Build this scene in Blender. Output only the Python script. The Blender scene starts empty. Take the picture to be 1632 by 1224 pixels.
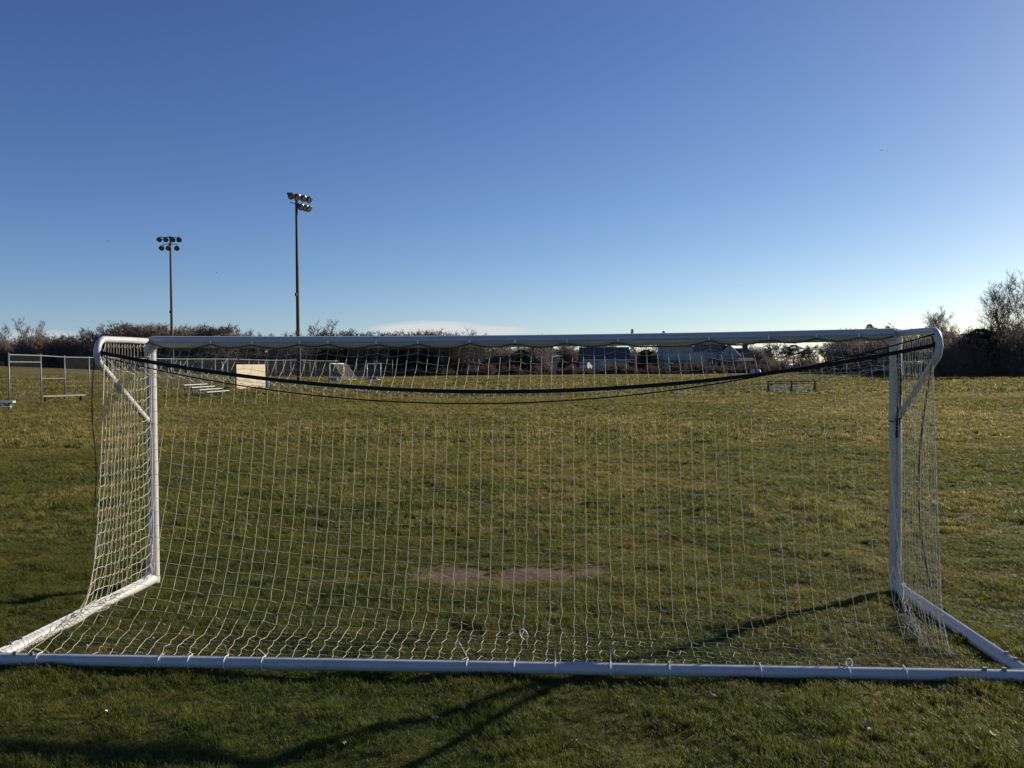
import bpy, math, random
import numpy as np
from mathutils import Matrix, Vector
rng = np.random.default_rng(7)
random.seed(7)
R = math.radians
scene = bpy.context.scene
COL = scene.collection

# ------------------------------------------------------------------ camera, sky, sun, exposure
H_CAM, PITCH, ROLL, FPX = 2.206, R(1.15), R(0.45), 1368.0
fw = np.array([0, math.cos(PITCH), -math.sin(PITCH)])
r0 = np.array([1.0, 0, 0]); u0 = np.cross(r0, fw)
rt = math.cos(ROLL) * r0 - math.sin(ROLL) * u0
up = np.cross(rt, fw)
cam = bpy.data.cameras.new('camera'); co = bpy.data.objects.new('camera', cam); COL.objects.link(co)
cam.sensor_width = 36.0; cam.lens = 36.0 * FPX / 1632.0
cam.clip_start = 0.05; cam.clip_end = 5000
co.matrix_world = Matrix(((rt[0], up[0], -fw[0], 0), (rt[1], up[1], -fw[1], 0), (rt[2], up[2], -fw[2], H_CAM), (0, 0, 0, 1)))
scene.camera = co

SUN_AZ, SUN_EL = R(55.5), R(22.0)           # azimuth measured from +Y towards +X
w = bpy.data.worlds.new('World'); scene.world = w; w.use_nodes = True
nt = w.node_tree; nt.nodes.clear()
out = nt.nodes.new('ShaderNodeOutputWorld'); bg = nt.nodes.new('ShaderNodeBackground')
sky = nt.nodes.new('ShaderNodeTexSky'); sky.sky_type = 'NISHITA'; sky.sun_disc = False
sky.sun_elevation = SUN_EL; sky.sun_rotation = SUN_AZ
sky.altitude = 0; sky.air_density = 0.7; sky.dust_density = 0.3; sky.ozone_density = 3.0
bg.inputs['Strength'].default_value = 0.06
# thin bank of pale cloud low over the wood, given by its direction in the sky
tc = nt.nodes.new('ShaderNodeTexCoord')
def mth(op, a, b=None, c=None, clamp=False):
    n = nt.nodes.new('ShaderNodeMath'); n.operation = op; n.use_clamp = clamp
    for i, v in enumerate((a, b, c)):
        if v is None: continue
        if isinstance(v, (int, float)): n.inputs[i].default_value = v
        else: nt.links.new(v, n.inputs[i])
    return n.outputs[0]
sp = nt.nodes.new('ShaderNodeSeparateXYZ'); nt.links.new(tc.outputs['Generated'], sp.inputs[0])
nz = nt.nodes.new('ShaderNodeTexNoise'); nz.inputs['Scale'].default_value = 9; nz.inputs['Detail'].default_value = 6
mp = nt.nodes.new('ShaderNodeMapping'); mp.inputs['Scale'].default_value = (1, 1, 9)
nt.links.new(tc.outputs['Generated'], mp.inputs[0]); nt.links.new(mp.outputs[0], nz.inputs[0])
nzv = mth('SUBTRACT', nz.outputs[0], 0.5)
az = mth('ARCTAN2', sp.outputs[0], sp.outputs[1])
fwd = mth('GREATER_THAN', sp.outputs[1], 0.2)
def bank(a0, aw, e0, ew):
    da = mth('DIVIDE', mth('SUBTRACT', mth('ADD', az, mth('MULTIPLY', nzv, 0.05)), a0), aw)
    de = mth('DIVIDE', mth('SUBTRACT', mth('ADD', sp.outputs[2], mth('MULTIPLY', nzv, 0.012)), e0), ew)
    d = mth('SQRT', mth('ADD', mth('MULTIPLY', da, da), mth('MULTIPLY', de, de)))
    return mth('MULTIPLY', mth('SUBTRACT', 1.0, d, clamp=True), 2.2, clamp=True)
m1 = bank(-0.098, 0.075, 0.044, 0.0100)
m2 = bank(-0.035, 0.06, 0.041, 0.0075)
m3 = bank(-0.50, 0.05, 0.034, 0.008)
msk = mth('MAXIMUM', mth('MAXIMUM', m1, mth('MULTIPLY', m2, 0.8)), mth('MULTIPLY', m3, 0.5))
msk = mth('MULTIPLY', mth('MULTIPLY', msk, fwd), 0.75)
srgbn = nt.nodes.new('ShaderNodeSeparateColor'); nt.links.new(sky.outputs[0], srgbn.inputs[0])
crgbn = nt.nodes.new('ShaderNodeCombineColor')
for ci, (gk, gg) in enumerate(((0.817, 1.266), (0.839, 1.198), (1.362, 0.93))):    # clear winter air: deeper blue overhead
    nt.links.new(mth('MULTIPLY', mth('POWER', srgbn.outputs[ci], gg), gk), crgbn.inputs[ci])
mx = nt.nodes.new('ShaderNodeMixRGB'); nt.links.new(msk, mx.inputs[0]); nt.links.new(crgbn.outputs[0], mx.inputs[1])
mx.inputs[2].default_value = (8.6, 8.4, 8.3, 1)
nt.links.new(mx.outputs[0], bg.inputs[0]); nt.links.new(bg.outputs[0], out.inputs[0])

sl = bpy.data.lights.new('sun', 'SUN'); so = bpy.data.objects.new('sun', sl); COL.objects.link(so)
sl.energy = 5.0; sl.angle = R(0.53); sl.color = (1.0, 0.90, 0.74)
sdir = Vector((math.sin(SUN_AZ) * math.cos(SUN_EL), math.cos(SUN_AZ) * math.cos(SUN_EL), math.sin(SUN_EL)))
so.rotation_euler = sdir.to_track_quat('Z', 'Y').to_euler()
so.location = (40, 40, 60)

vs = scene.view_settings; vs.view_transform = 'Standard'; vs.look = 'None'; vs.exposure = 0.55; vs.gamma = 1.0
vs.use_curve_mapping = False
scene.cycles.use_denoising = True; scene.cycles.denoiser = 'OPENIMAGEDENOISE'; scene.cycles.denoising_input_passes = 'RGB_ALBEDO_NORMAL'; scene.cycles.denoising_prefilter = 'ACCURATE'; scene.cycles.adaptive_threshold = 0.003; scene.cycles.sample_clamp_indirect = 4.0
scene.cycles.max_bounces = 6; scene.cycles.diffuse_bounces = 3; scene.cycles.transmission_bounces = 3
scene.cycles.transparent_max_bounces = 12

# ------------------------------------------------------------------ helpers
def vnoise(x, y, seed=0):
    """smooth value noise in numpy, -1..1"""
    x = np.asarray(x, float); y = np.asarray(y, float)
    xi = np.floor(x).astype(np.int64); yi = np.floor(y).astype(np.int64)
    fx = x - xi; fy = y - yi
    fx = fx * fx * (3 - 2 * fx); fy = fy * fy * (3 - 2 * fy)
    def h(a, b):
        n = (a * 374761393 + b * 668265263 + seed * 1442695041) & 0xFFFFFFFF
        n = ((n ^ (n >> 13)) * 1274126177) & 0xFFFFFFFF
        return ((n ^ (n >> 16)) & 0xFFFF) / 32767.5 - 1
    return (h(xi, yi) * (1 - fx) + h(xi + 1, yi) * fx) * (1 - fy) + (h(xi, yi + 1) * (1 - fx) + h(xi + 1, yi + 1) * fx) * fy
def sstep(a, b, x):
    t = np.clip((np.asarray(x, float) - a) / (b - a), 0, 1); return t * t * (3 - 2 * t)
def ground_z(x, y):
    x = np.asarray(x, float); y = np.asarray(y, float)
    r = np.sqrt(x * x + y * y)
    z = 0.45 * sstep(20, 160, y)
    a = x / np.maximum(y, 20.0)
    z = z + 3.0 * np.power(np.clip((-0.22 - a) / 0.37, 0, 1.3), 1.3) * sstep(110, 220, y)
    amp = np.clip(1.2 - r / 60.0, 0.15, 1)
    z = z + amp * (0.026 * vnoise(x * 0.9, y * 0.9, 1) + 0.026 * vnoise(x * 2.6, y * 2.6, 2))
    z = z + 0.05 * sstep(12, 60, r) * vnoise(x * 0.06, y * 0.06, 3)
    return z
def gz(x, y): return float(ground_z(x, y))
def at(px, d, dz=0.0):
    """ground point under image column px at distance d along the view"""
    x = (px - 816) / FPX * d
    return (x, d, gz(x, d) + dz)

class MB:
    def __init__(s): s.v = []; s.f = []; s.n = 0
    def add(s, v, f):
        s.v.append(np.asarray(v, float)); s.f += [tuple(i + s.n for i in q) for q in f]; s.n += len(v)
    def box(s, c, d, rot=None, taper=1.0):
        hx, hy, hz = d[0] / 2, d[1] / 2, d[2] / 2
        v = np.array([[-hx, -hy, -hz], [hx, -hy, -hz], [hx, hy, -hz], [-hx, hy, -hz],
                      [-hx * taper, -hy * taper, hz], [hx * taper, -hy * taper, hz], [hx * taper, hy * taper, hz], [-hx * taper, hy * taper, hz]])
        if rot is not None: v = v @ np.asarray(rot).T
        s.add(v + np.asarray(c), [(0, 3, 2, 1), (4, 5, 6, 7), (0, 1, 5, 4), (1, 2, 6, 5), (2, 3, 7, 6), (3, 0, 4, 7)])
    def tube(s, p, r, k=6, caps=True):
        p = np.asarray(p, float); n = len(p); r = np.broadcast_to(np.asarray(r, float), (n,))
        t = np.gradient(p, axis=0); t /= np.maximum(np.linalg.norm(t, axis=1, keepdims=True), 1e-9)
        mt = np.abs(t.mean(0)); ref = np.eye(3)[int(np.argmin(mt))]
        a = np.cross(t, ref); a /= np.maximum(np.linalg.norm(a, axis=1, keepdims=True), 1e-9); b = np.cross(t, a)
        an = np.arange(k) * 2 * math.pi / k
        v = p[:, None, :] + r[:, None, None] * (np.cos(an)[None, :, None] * a[:, None, :] + np.sin(an)[None, :, None] * b[:, None, :])
        f = [(i * k + j, i * k + (j + 1) % k, (i + 1) * k + (j + 1) % k, (i + 1) * k + j) for i in range(n - 1) for j in range(k)]
        if caps: f += [tuple(range(k - 1, -1, -1)), tuple((n - 1) * k + j for j in range(k))]
        s.add(v.reshape(-1, 3), f)
    def sweep(s, prof, p, A, B):
        """closed profile (m,2) swept along points p with per-point axes A,B"""
        prof = np.asarray(prof, float); p = np.asarray(p, float); m = len(prof); n = len(p)
        A = np.broadcast_to(np.asarray(A, float), (n, 3)); B = np.broadcast_to(np.asarray(B, float), (n, 3))
        v = p[:, None, :] + prof[None, :, 0, None] * A[:, None, :] + prof[None, :, 1, None] * B[:, None, :]
        f = [(i * m + j, i * m + (j + 1) % m, (i + 1) * m + (j + 1) % m, (i + 1) * m + j) for i in range(n - 1) for j in range(m)]
        f += [tuple(range(m - 1, -1, -1)), tuple((n - 1) * m + j for j in range(m))]
        s.add(v.reshape(-1, 3), f)
    def mesh(s, name, smooth=False):
        me = bpy.data.meshes.new(name); me.from_pydata(np.concatenate(s.v).tolist(), [], s.f)
        import bmesh
        if len(s.f) < 60000:
            bm = bmesh.new(); bm.from_mesh(me); bmesh.ops.recalc_face_normals(bm, faces=bm.faces); bm.to_mesh(me); bm.free()
        if smooth:
            me.polygons.foreach_set('use_smooth', np.ones(len(me.polygons), bool))
        me.update(); return me
    def build(s, name, mat, parent=None, smooth=False, loc=None, sharp=None):
        me = s.mesh(name, smooth); me.materials.append(mat)
        if sharp: me.set_sharp_from_angle(angle=R(sharp))
        o = bpy.data.objects.new(name, me); COL.objects.link(o)
        if parent is not None: o.parent = parent
        if loc is not None: o.location = loc
        return o
def empty(name, loc=(0, 0, 0), rz=0.0):
    o = bpy.data.objects.new(name, None); COL.objects.link(o); o.location = loc; o.rotation_euler = (0, 0, rz)
    o.empty_display_size = 0.2
    return o
def tag(o, label=None, cat=None, group=None, kind=None):
    if label: o['label'] = label
    if cat: o['category'] = cat
    if group: o['group'] = group
    if kind: o['kind'] = kind
    return o
def link_mesh(name, me, parent=None, loc=None, mat=None):
    if mat is not None and not me.materials: me.materials.append(mat)
    o = bpy.data.objects.new(name, me); COL.objects.link(o)
    if parent is not None: o.parent = parent
    if loc is not None: o.location = loc
    return o

# ------------------------------------------------------------------ materials
def mat_new(name):
    m = bpy.data.materials.new(name); m.use_nodes = True
    m.node_tree.nodes.clear(); o = m.node_tree.nodes.new('ShaderNodeOutputMaterial')
    return m, m.node_tree, o
def simple(name, col, rough=0.6, metal=0.0, spec=0.4, var=0.12, scale=6.0, bump=0.0, dirt=None, dirt_amt=0.5, dscale=3.0):
    m, t, o = mat_new(name)
    b = t.nodes.new('ShaderNodeBsdfPrincipled'); t.links.new(b.outputs[0], o.inputs[0])
    b.inputs['Roughness'].default_value = rough; b.inputs['Metallic'].default_value = metal
    b.inputs['Specular IOR Level'].default_value = spec
    tcn = t.nodes.new('ShaderNodeTexCoord')
    n = t.nodes.new('ShaderNodeTexNoise'); n.inputs['Scale'].default_value = scale; n.inputs['Detail'].default_value = 5
    t.links.new(tcn.outputs['Object'], n.inputs['Vector'])
    r = t.nodes.new('ShaderNodeValToRGB')
    c = np.array(col)
    r.color_ramp.elements[0].position = 0.3; r.color_ramp.elements[1].position = 0.7
    r.color_ramp.elements[0].color = (*np.clip(c * (1 - var), 0, 1), 1); r.color_ramp.elements[1].color = (*np.clip(c * (1 + var), 0, 1), 1)
    t.links.new(n.outputs[0], r.inputs[0]); src = r.outputs[0]
    if dirt is not None:
        n2 = t.nodes.new('ShaderNodeTexNoise'); n2.inputs['Scale'].default_value = dscale; n2.inputs['Detail'].default_value = 8
        n2.inputs['Roughness'].default_value = 0.65
        t.links.new(tcn.outputs['Object'], n2.inputs['Vector'])
        r2 = t.nodes.new('ShaderNodeValToRGB'); r2.color_ramp.elements[0].position = 0.52; r2.color_ramp.elements[1].position = 0.72
        r2.color_ramp.elements[1].color = (dirt_amt, dirt_amt, dirt_amt, 1); r2.color_ramp.elements[0].color = (0, 0, 0, 1)
        t.links.new(n2.outputs[0], r2.inputs[0])
        mm = t.nodes.new('ShaderNodeMixRGB'); t.links.new(r2.outputs[0], mm.inputs[0]); t.links.new(src, mm.inputs[1]); mm.inputs[2].default_value = (*dirt, 1)
        src = mm.outputs[0]
    t.links.new(src, b.inputs['Base Color'])
    if bump:
        bp = t.nodes.new('ShaderNodeBump'); bp.inputs['Strength'].default_value = bump; bp.inputs['Distance'].default_value = 0.01
        t.links.new(n.outputs[0], bp.inputs['Height']); t.links.new(bp.outputs[0], b.inputs['Normal'])
    return m

def turf_colour_group():
    g = bpy.data.node_groups.new('turf_colour', 'ShaderNodeTree')
    g.interface.new_socket('Color', in_out='OUTPUT', socket_type='NodeSocketColor')
    g.interface.new_socket('Dirt', in_out='OUTPUT', socket_type='NodeSocketFloat')
    N = g.nodes; L = g.links
    go = N.new('NodeGroupOutput'); geo = N.new('ShaderNodeNewGeometry')
    mp = N.new('ShaderNodeMapping'); mp.inputs['Scale'].default_value = (1, 1, 0); L.new(geo.outputs['Position'], mp.inputs[0])
    def noise(s, d=4, rough=0.55, dist=0.0):
        n = N.new('ShaderNodeTexNoise'); n.inputs['Scale'].default_value = s; n.inputs['Detail'].default_value = d
        n.inputs['Roughness'].default_value = rough; n.inputs['Distortion'].default_value = dist
        L.new(mp.outputs[0], n.inputs['Vector']); return n.outputs[0]
    def math_(op, a, b, clamp=False):
        n = N.new('ShaderNodeMath'); n.operation = op; n.use_clamp = clamp
        for i, v in enumerate((a, b)):
            if isinstance(v, (int, float)): n.inputs[i].default_value = v
            else: L.new(v, n.inputs[i])
        return n.outputs[0]
    big = noise(0.085, 3); mid = noise(0.55, 4, 0.6); sm = noise(3.2, 3, 0.6)
    s = math_('ADD', math_('ADD', math_('MULTIPLY', big, 0.40), math_('MULTIPLY', mid, 0.34)), math_('MULTIPLY', sm, 0.30))
    # drier turf further up the pitch, lusher behind the goal
    spn = N.new('ShaderNodeSeparateXYZ'); L.new(geo.outputs['Position'], spn.inputs[0])
    mr = N.new('ShaderNodeMapRange'); mr.inputs['From Min'].default_value = 5; mr.inputs['From Max'].default_value = 26
    mr.inputs['To Min'].default_value = -0.035; mr.inputs['To Max'].default_value = 0.05; L.new(spn.outputs[1], mr.inputs['Value'])
    s = math_('ADD', s, mr.outputs[0])
    r = N.new('ShaderNodeValToRGB'); e = r.color_ramp.elements
    e[0].position = 0.36; e[0].color = (0.040, 0.060, 0.010, 1)
    e[1].position = 0.70; e[1].color = (0.300, 0.240, 0.085, 1)
    for p, c in ((0.45, (0.078, 0.098, 0.016)), (0.53, (0.125, 0.122, 0.024)), (0.60, (0.200, 0.172, 0.046))):
        x = e.new(p); x.color = (*c, 1)
    L.new(s, r.inputs[0])
    # worn earth in the goal mouth
    def blob(cx, cy, ax, ay):
        dx = math_('DIVIDE', math_('SUBTRACT', spn.outputs[0], cx), ax); dy = math_('DIVIDE', math_('SUBTRACT', spn.outputs[1], cy), ay)
        return math_('SUBTRACT', 1.0, math_('SQRT', math_('ADD', math_('MULTIPLY', dx, dx), math_('MULTIPLY', dy, dy)), 0.0))
    wob = math_('MULTIPLY', math_('SUBTRACT', noise(4.5, 5, 0.65), 0.5), 1.5)
    d = math_('MAXIMUM', blob(0.42, 9.05, 0.86, 0.45), math_('MAXIMUM', blob(-0.62, 8.95, 0.55, 0.5), math_('SUBTRACT', blob(-1.7, 8.8, 0.7, 0.4), 0.25)))
    d = math_('MULTIPLY', math_('ADD', d, wob), 2.2, True)
    L.new(r.outputs[0], go.inputs[0]); L.new(d, go.inputs[1])
    return g
TURF = turf_colour_group()

def twiggy(name, col, var=.35, scale=.4, tl=.35):
    m = simple(name, col, 0.95, 0, 0.05, var, scale); t = m.node_tree; N = t.nodes; L = t.links
    b = [n for n in N if n.type == 'BSDF_PRINCIPLED'][0]; o = [n for n in N if n.type == 'OUTPUT_MATERIAL'][0]
    src = b.inputs['Base Color'].links[0].from_socket
    tr = N.new('ShaderNodeBsdfTranslucent'); mx = N.new('ShaderNodeMixShader'); mx.inputs[0].default_value = tl
    L.new(src, tr.inputs[0]); L.new(b.outputs[0], mx.inputs[1]); L.new(tr.outputs[0], mx.inputs[2]); L.new(mx.outputs[0], o.inputs[0]); return m
def grass_mat(name, bright=1.0):
    m, t, o = mat_new(name); N = t.nodes; L = t.links
    g = N.new('ShaderNodeGroup'); g.node_tree = TURF
    oi = N.new('ShaderNodeObjectInfo')
    hsv = N.new('ShaderNodeHueSaturation')
    mr = N.new('ShaderNodeMapRange'); mr.inputs['To Min'].default_value = 0.68 * bright; mr.inputs['To Max'].default_value = 1.7 * bright
    L.new(oi.outputs['Random'], mr.inputs['Value']); L.new(mr.outputs[0], hsv.inputs['Value']); L.new(g.outputs[0], hsv.inputs['Color'])
    mr2 = N.new('ShaderNodeMapRange'); mr2.inputs['To Min'].default_value = 0.475; mr2.inputs['To Max'].default_value = 0.52
    wn = N.new('ShaderNodeTexWhiteNoise'); wn.noise_dimensions = '1D'; L.new(oi.outputs['Random'], wn.inputs['W'])
    L.new(wn.outputs['Value'], mr2.inputs['Value']); L.new(mr2.outputs[0], hsv.inputs['Hue'])
    b = N.new('ShaderNodeBsdfPrincipled'); b.inputs['Roughness'].default_value = 0.5; b.inputs['Specular IOR Level'].default_value = 0.3
    tr = N.new('ShaderNodeBsdfTranslucent'); mx = N.new('ShaderNodeMixShader'); mx.inputs[0].default_value = 0.5
    L.new(hsv.outputs[0], b.inputs['Base Color']); L.new(hsv.outputs[0], tr.inputs[0])
    L.new(b.outputs[0], mx.inputs[1]); L.new(tr.outputs[0], mx.inputs[2]); L.new(mx.outputs[0], o.inputs[0])
    return m
def ground_mat():
    m, t, o = mat_new('turf_ground'); N = t.nodes; L = t.links
    g = N.new('ShaderNodeGroup'); g.node_tree = TURF
    b = N.new('ShaderNodeBsdfPrincipled'); b.inputs['Roughness'].default_value = 0.9; b.inputs['Specular IOR Level'].default_value = 0.1
    geo = N.new('ShaderNodeNewGeometry')
    n = N.new('ShaderNodeTexNoise'); n.inputs['Scale'].default_value = 22; n.inputs['Detail'].default_value = 6; n.inputs['Roughness'].default_value = 0.7
    L.new(geo.outputs['Position'], n.inputs['Vector'])
    soil = N.new('ShaderNodeValToRGB'); soil.color_ramp.elements[0].color = (0.055, 0.038, 0.026, 1); soil.color_ramp.elements[1].color = (0.17, 0.115, 0.082, 1)
    soil.color_ramp.elements[0].position = 0.3; soil.color_ramp.elements[1].position = 0.7
    L.new(n.outputs[0], soil.inputs[0])
    n3 = N.new('ShaderNodeTexNoise'); n3.inputs['Scale'].default_value = 70; n3.inputs['Detail'].default_value = 4; n3.inputs['Roughness'].default_value = 0.75
    L.new(geo.outputs['Position'], n3.inputs['Vector'])
    th = N.new('ShaderNodeValToRGB'); th.color_ramp.elements[0].position = 0.38; th.color_ramp.elements[1].position = 0.66
    th.color_ramp.elements[0].color = (0.20, 0.19, 0.17, 1); th.color_ramp.elements[1].color = (1.1, 1.05, 0.95, 1); L.new(n3.outputs[0], th.inputs[0])  # thatch flecks; the darkening also stands in for tuft shade on bare far turf
    tm = N.new('ShaderNodeMixRGB'); tm.blend_type = 'MULTIPLY'; tm.inputs[0].default_value = 1.0; L.new(g.outputs[0], tm.inputs[1]); L.new(th.outputs[0], tm.inputs[2])
    mx = N.new('ShaderNodeMixRGB'); L.new(g.outputs[1], mx.inputs[0]); L.new(tm.outputs[0], mx.inputs[1]); L.new(soil.outputs[0], mx.inputs[2])
    L.new(mx.outputs[0], b.inputs['Base Color'])
    n2 = N.new('ShaderNodeTexNoise'); n2.inputs['Scale'].default_value = 2.2; n2.inputs['Detail'].default_value = 8; n2.inputs['Roughness'].default_value = 0.65
    L.new(geo.outputs['Position'], n2.inputs['Vector'])
    bp = N.new('ShaderNodeBump'); bp.inputs['Strength'].default_value = 0.55; bp.inputs['Distance'].default_value = 0.10
    L.new(n2.outputs[0], bp.inputs['Height']); L.new(bp.outputs[0], b.inputs['Normal'])
    L.new(b.outputs[0], o.inputs[0])
    return m
M = dict(
    ground=ground_mat(), grass=grass_mat('grass_blades'),
    white=simple('white_paint', (0.46, 0.46, 0.455), 0.34, 0, 0.45, 0.05, 5, 0, (0.34, 0.30, 0.22), 0.45, 7),
    freshwhite=simple('fresh_white_paint', (0.78, 0.78, 0.77), 0.35),
    net=simple('net_twine', (0.52, 0.49, 0.38), 0.85, 0, 0.2, 0.12, 9),
    border=simple('border_cord', (0.10, 0.11, 0.05), 0.9, 0, 0.1),
    black=simple('black_strap', (0.012, 0.012, 0.013), 0.7, 0, 0.2),
    tie=simple('cable_tie_plastic', (0.80, 0.80, 0.76), 0.4),
    steel=simple('galvanised_steel', (0.19, 0.195, 0.195), 0.55, 0.2, 0.5, 0.15, 3),
    alu=simple('aluminium_plank', (0.62, 0.63, 0.62), 0.4, 0.35, 0.5, 0.08, 3),
    darkmetal=simple('dark_metal', (0.05, 0.05, 0.055), 0.5, 0.3),
    lamp=simple('lamp_housing', (0.045, 0.045, 0.045), 0.55, 0.1, 0.4, 0.25),
    lens=simple('lamp_lens', (0.10, 0.105, 0.11), 0.2, 0.0),
    pole=simple('weathered_pole', (0.085, 0.058, 0.042), 0.7, 0, 0.3, 0.2, 1.2),
    wood=simple('grey_wood', (0.50, 0.44, 0.32), 0.8, 0, 0.2, 0.2, 5),
    darkwood=simple('dark_wood', (0.09, 0.07, 0.05), 0.8, 0, 0.2, 0.2, 5),
    ply=simple('plywood', (0.54, 0.46, 0.33), 0.75, 0, 0.2, 0.12, 1.5, 0, (0.42, 0.31, 0.19), 0.4, 2),
    bark=simple('bark', (0.17, 0.135, 0.11), 0.9, 0, 0.1, 0.2, 1.0),
    twig=simple('twigs', (0.20, 0.155, 0.125), 0.9, 0, 0.1, 0.2, 0.4),
    palebark=simple('pale_bark', (0.24, 0.20, 0.17), 0.9, 0, 0.1, 0.2, 1.0),
    brush=twiggy('brush_twigs', (0.23, 0.19, 0.165)),
    redbrush=twiggy('russet_brush', (0.20, 0.135, 0.098)),
    needles=simple('evergreen_needles', (0.028, 0.040, 0.018), 0.8, 0, 0.15, 0.35, 0.8),
    leaf=simple('dry_leaf', (0.42, 0.24, 0.13), 0.7, 0, 0.2, 0.3, 20),
    paleleaf=simple('pale_dry_leaf', (0.62, 0.50, 0.34), 0.7, 0, 0.2, 0.2, 20),
    siding=simple('pale_siding', (0.30, 0.33, 0.36), 0.7, 0, 0.2, 0.06, 1.0),
    whitewall=simple('white_wall', (0.48, 0.49, 0.50), 0.7, 0, 0.2, 0.06, 1.0),
    shingle=simple('dark_shingles', (0.085, 0.080, 0.085), 0.9, 0, 0.1, 0.25, 1.5),
    tanroof=simple('tan_shingles', (0.26, 0.21, 0.17), 0.9, 0, 0.1, 0.15, 1.5),
    glass=simple('window_glass', (0.03, 0.04, 0.05), 0.08, 0, 0.6, 0.1),
    blue=simple('blue_tarp', (0.05, 0.16, 0.42), 0.5, 0, 0.4, 0.15, 2),
    carpaint=simple('white_car_paint', (0.40, 0.41, 0.43), 0.2, 0, 0.5, 0.02),
    rubber=simple('rubber', (0.02, 0.02, 0.02), 0.8),
    brick=simple('brick_chimney', (0.14, 0.09, 0.075), 0.9),
    bird=simple('dark_feathers', (0.03, 0.03, 0.035), 0.8),
    rust=simple('rust_mark', (0.25, 0.11, 0.06), 0.8),
)
# chain link: mostly gaps
def chain_mat():
    m, t, o = mat_new('chain_link_wire'); N = t.nodes; L = t.links
    b = N.new('ShaderNodeBsdfPrincipled'); b.inputs['Base Color'].default_value = (0.16, 0.165, 0.17, 1); b.inputs['Metallic'].default_value = 0.2; b.inputs['Roughness'].default_value = 0.5
    tr = N.new('ShaderNodeBsdfTransparent'); mx = N.new('ShaderNodeMixShader'); mx.inputs[0].default_value = 0.045
    L.new(tr.outputs[0], mx.inputs[1]); L.new(b.outputs[0], mx.inputs[2]); L.new(mx.outputs[0], o.inputs[0]); return m
M['chain'] = chain_mat()
def soft_net_mat():
    m, t, o = mat_new('far_net_twine'); N = t.nodes; L = t.links
    b = N.new('ShaderNodeBsdfPrincipled'); b.inputs['Base Color'].default_value = (0.5, 0.48, 0.44, 1); b.inputs['Roughness'].default_value = 0.8
    tr = N.new('ShaderNodeBsdfTransparent'); mx = N.new('ShaderNodeMixShader'); mx.inputs[0].default_value = 0.09
    L.new(tr.outputs[0], mx.inputs[1]); L.new(b.outputs[0], mx.inputs[2]); L.new(mx.outputs[0], o.inputs[0]); return m
M['farnet'] = soft_net_mat()

# ------------------------------------------------------------------ ground
def build_ground():
    rr = np.concatenate([[0.0], np.geomspace(0.8, 3000, 260)])
    K = 300
    # more spokes ahead than behind
    th = np.linspace(-math.pi, math.pi, K, endpoint=False); th = th - 0.62 * np.sin(th)
    v = [[0, 0, gz(0, 0)]]; f = []
    X = np.outer(rr[1:], np.sin(th)); Y = np.outer(rr[1:], np.cos(th)); Z = ground_z(X, Y)
    v = np.concatenate([[[0, 0, gz(0, 0)]], np.stack([X, Y, Z], -1).reshape(-1, 3)])
    n = len(rr) - 1
    f = [(0, 1 + (j + 1) % K, 1 + j) for j in range(K)]
    for i in range(n - 1):
        a = 1 + i * K; b = a + K
        f += [(a + j, a + (j + 1) % K, b + (j + 1) % K, b + j) for j in range(K)]
    me = bpy.data.meshes.new('ground'); me.from_pydata(v.tolist(), [], f)
    me.polygons.foreach_set('use_smooth', np.ones(len(me.polygons), bool)); me.materials.append(M['ground'])
    me.flip_normals() if me.polygons[len(f) // 2].normal.z < 0 else None
    o = bpy.data.objects.new('ground', me); COL.objects.link(o)
    tag(o, 'wide flat sports field of patchy green and straw turf', 'ground', kind='structure')
build_ground()

# ------------------------------------------------------------------ scatter with geometry nodes (grass and brush only)
def scatter(name, pts, rot, scl, var, protos, label, cat):
    me = bpy.data.meshes.new(name); me.vertices.add(len(pts)); me.vertices.foreach_set('co', np.asarray(pts, np.float32).ravel())
    a = me.attributes.new('rot', 'FLOAT_VECTOR', 'POINT'); a.data.foreach_set('vector', np.asarray(rot, np.float32).ravel())
    a = me.attributes.new('scl', 'FLOAT_VECTOR', 'POINT'); a.data.foreach_set('vector', np.asarray(scl, np.float32).ravel())
    a = me.attributes.new('variant', 'INT', 'POINT'); a.data.foreach_set('value', np.asarray(var, np.int32))
    o = bpy.data.objects.new(name, me); COL.objects.link(o)
    c = bpy.data.collections.new(name + '_sources')
    for i, pm in enumerate(protos):
        po = bpy.data.objects.new('%s_source_%02d' % (name, i), pm); c.objects.link(po)
    g = bpy.data.node_groups.new(name + '_scatter', 'GeometryNodeTree')
    g.interface.new_socket('Geometry', in_out='INPUT', socket_type='NodeSocketGeometry'); g.interface.new_socket('Geometry', in_out='OUTPUT', socket_type='NodeSocketGeometry')
    N = g.nodes; L = g.links
    gi = N.new('NodeGroupInput'); go = N.new('NodeGroupOutput'); ip = N.new('GeometryNodeInstanceOnPoints'); ci = N.new('GeometryNodeCollectionInfo')
    ci.inputs['Collection'].default_value = c; ci.inputs['Separate Children'].default_value = True; ci.inputs['Reset Children'].default_value = True
    def attr(nm, ty):
        n = N.new('GeometryNodeInputNamedAttribute'); n.data_type = ty; n.inputs['Name'].default_value = nm; return n.outputs['Attribute']
    L.new(gi.outputs[0], ip.inputs['Points']); L.new(ci.outputs[0], ip.inputs['Instance']); ip.inputs['Pick Instance'].default_value = True
    L.new(attr('variant', 'INT'), ip.inputs['Instance Index']); L.new(attr('rot', 'FLOAT_VECTOR'), ip.inputs['Rotation']); L.new(attr('scl', 'FLOAT_VECTOR'), ip.inputs['Scale'])
    L.new(ip.outputs[0], go.inputs[0])
    md = o.modifiers.new('scatter', 'NODES'); md.node_group = g
    tag(o, label, cat, kind='stuff')
    return o

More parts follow.
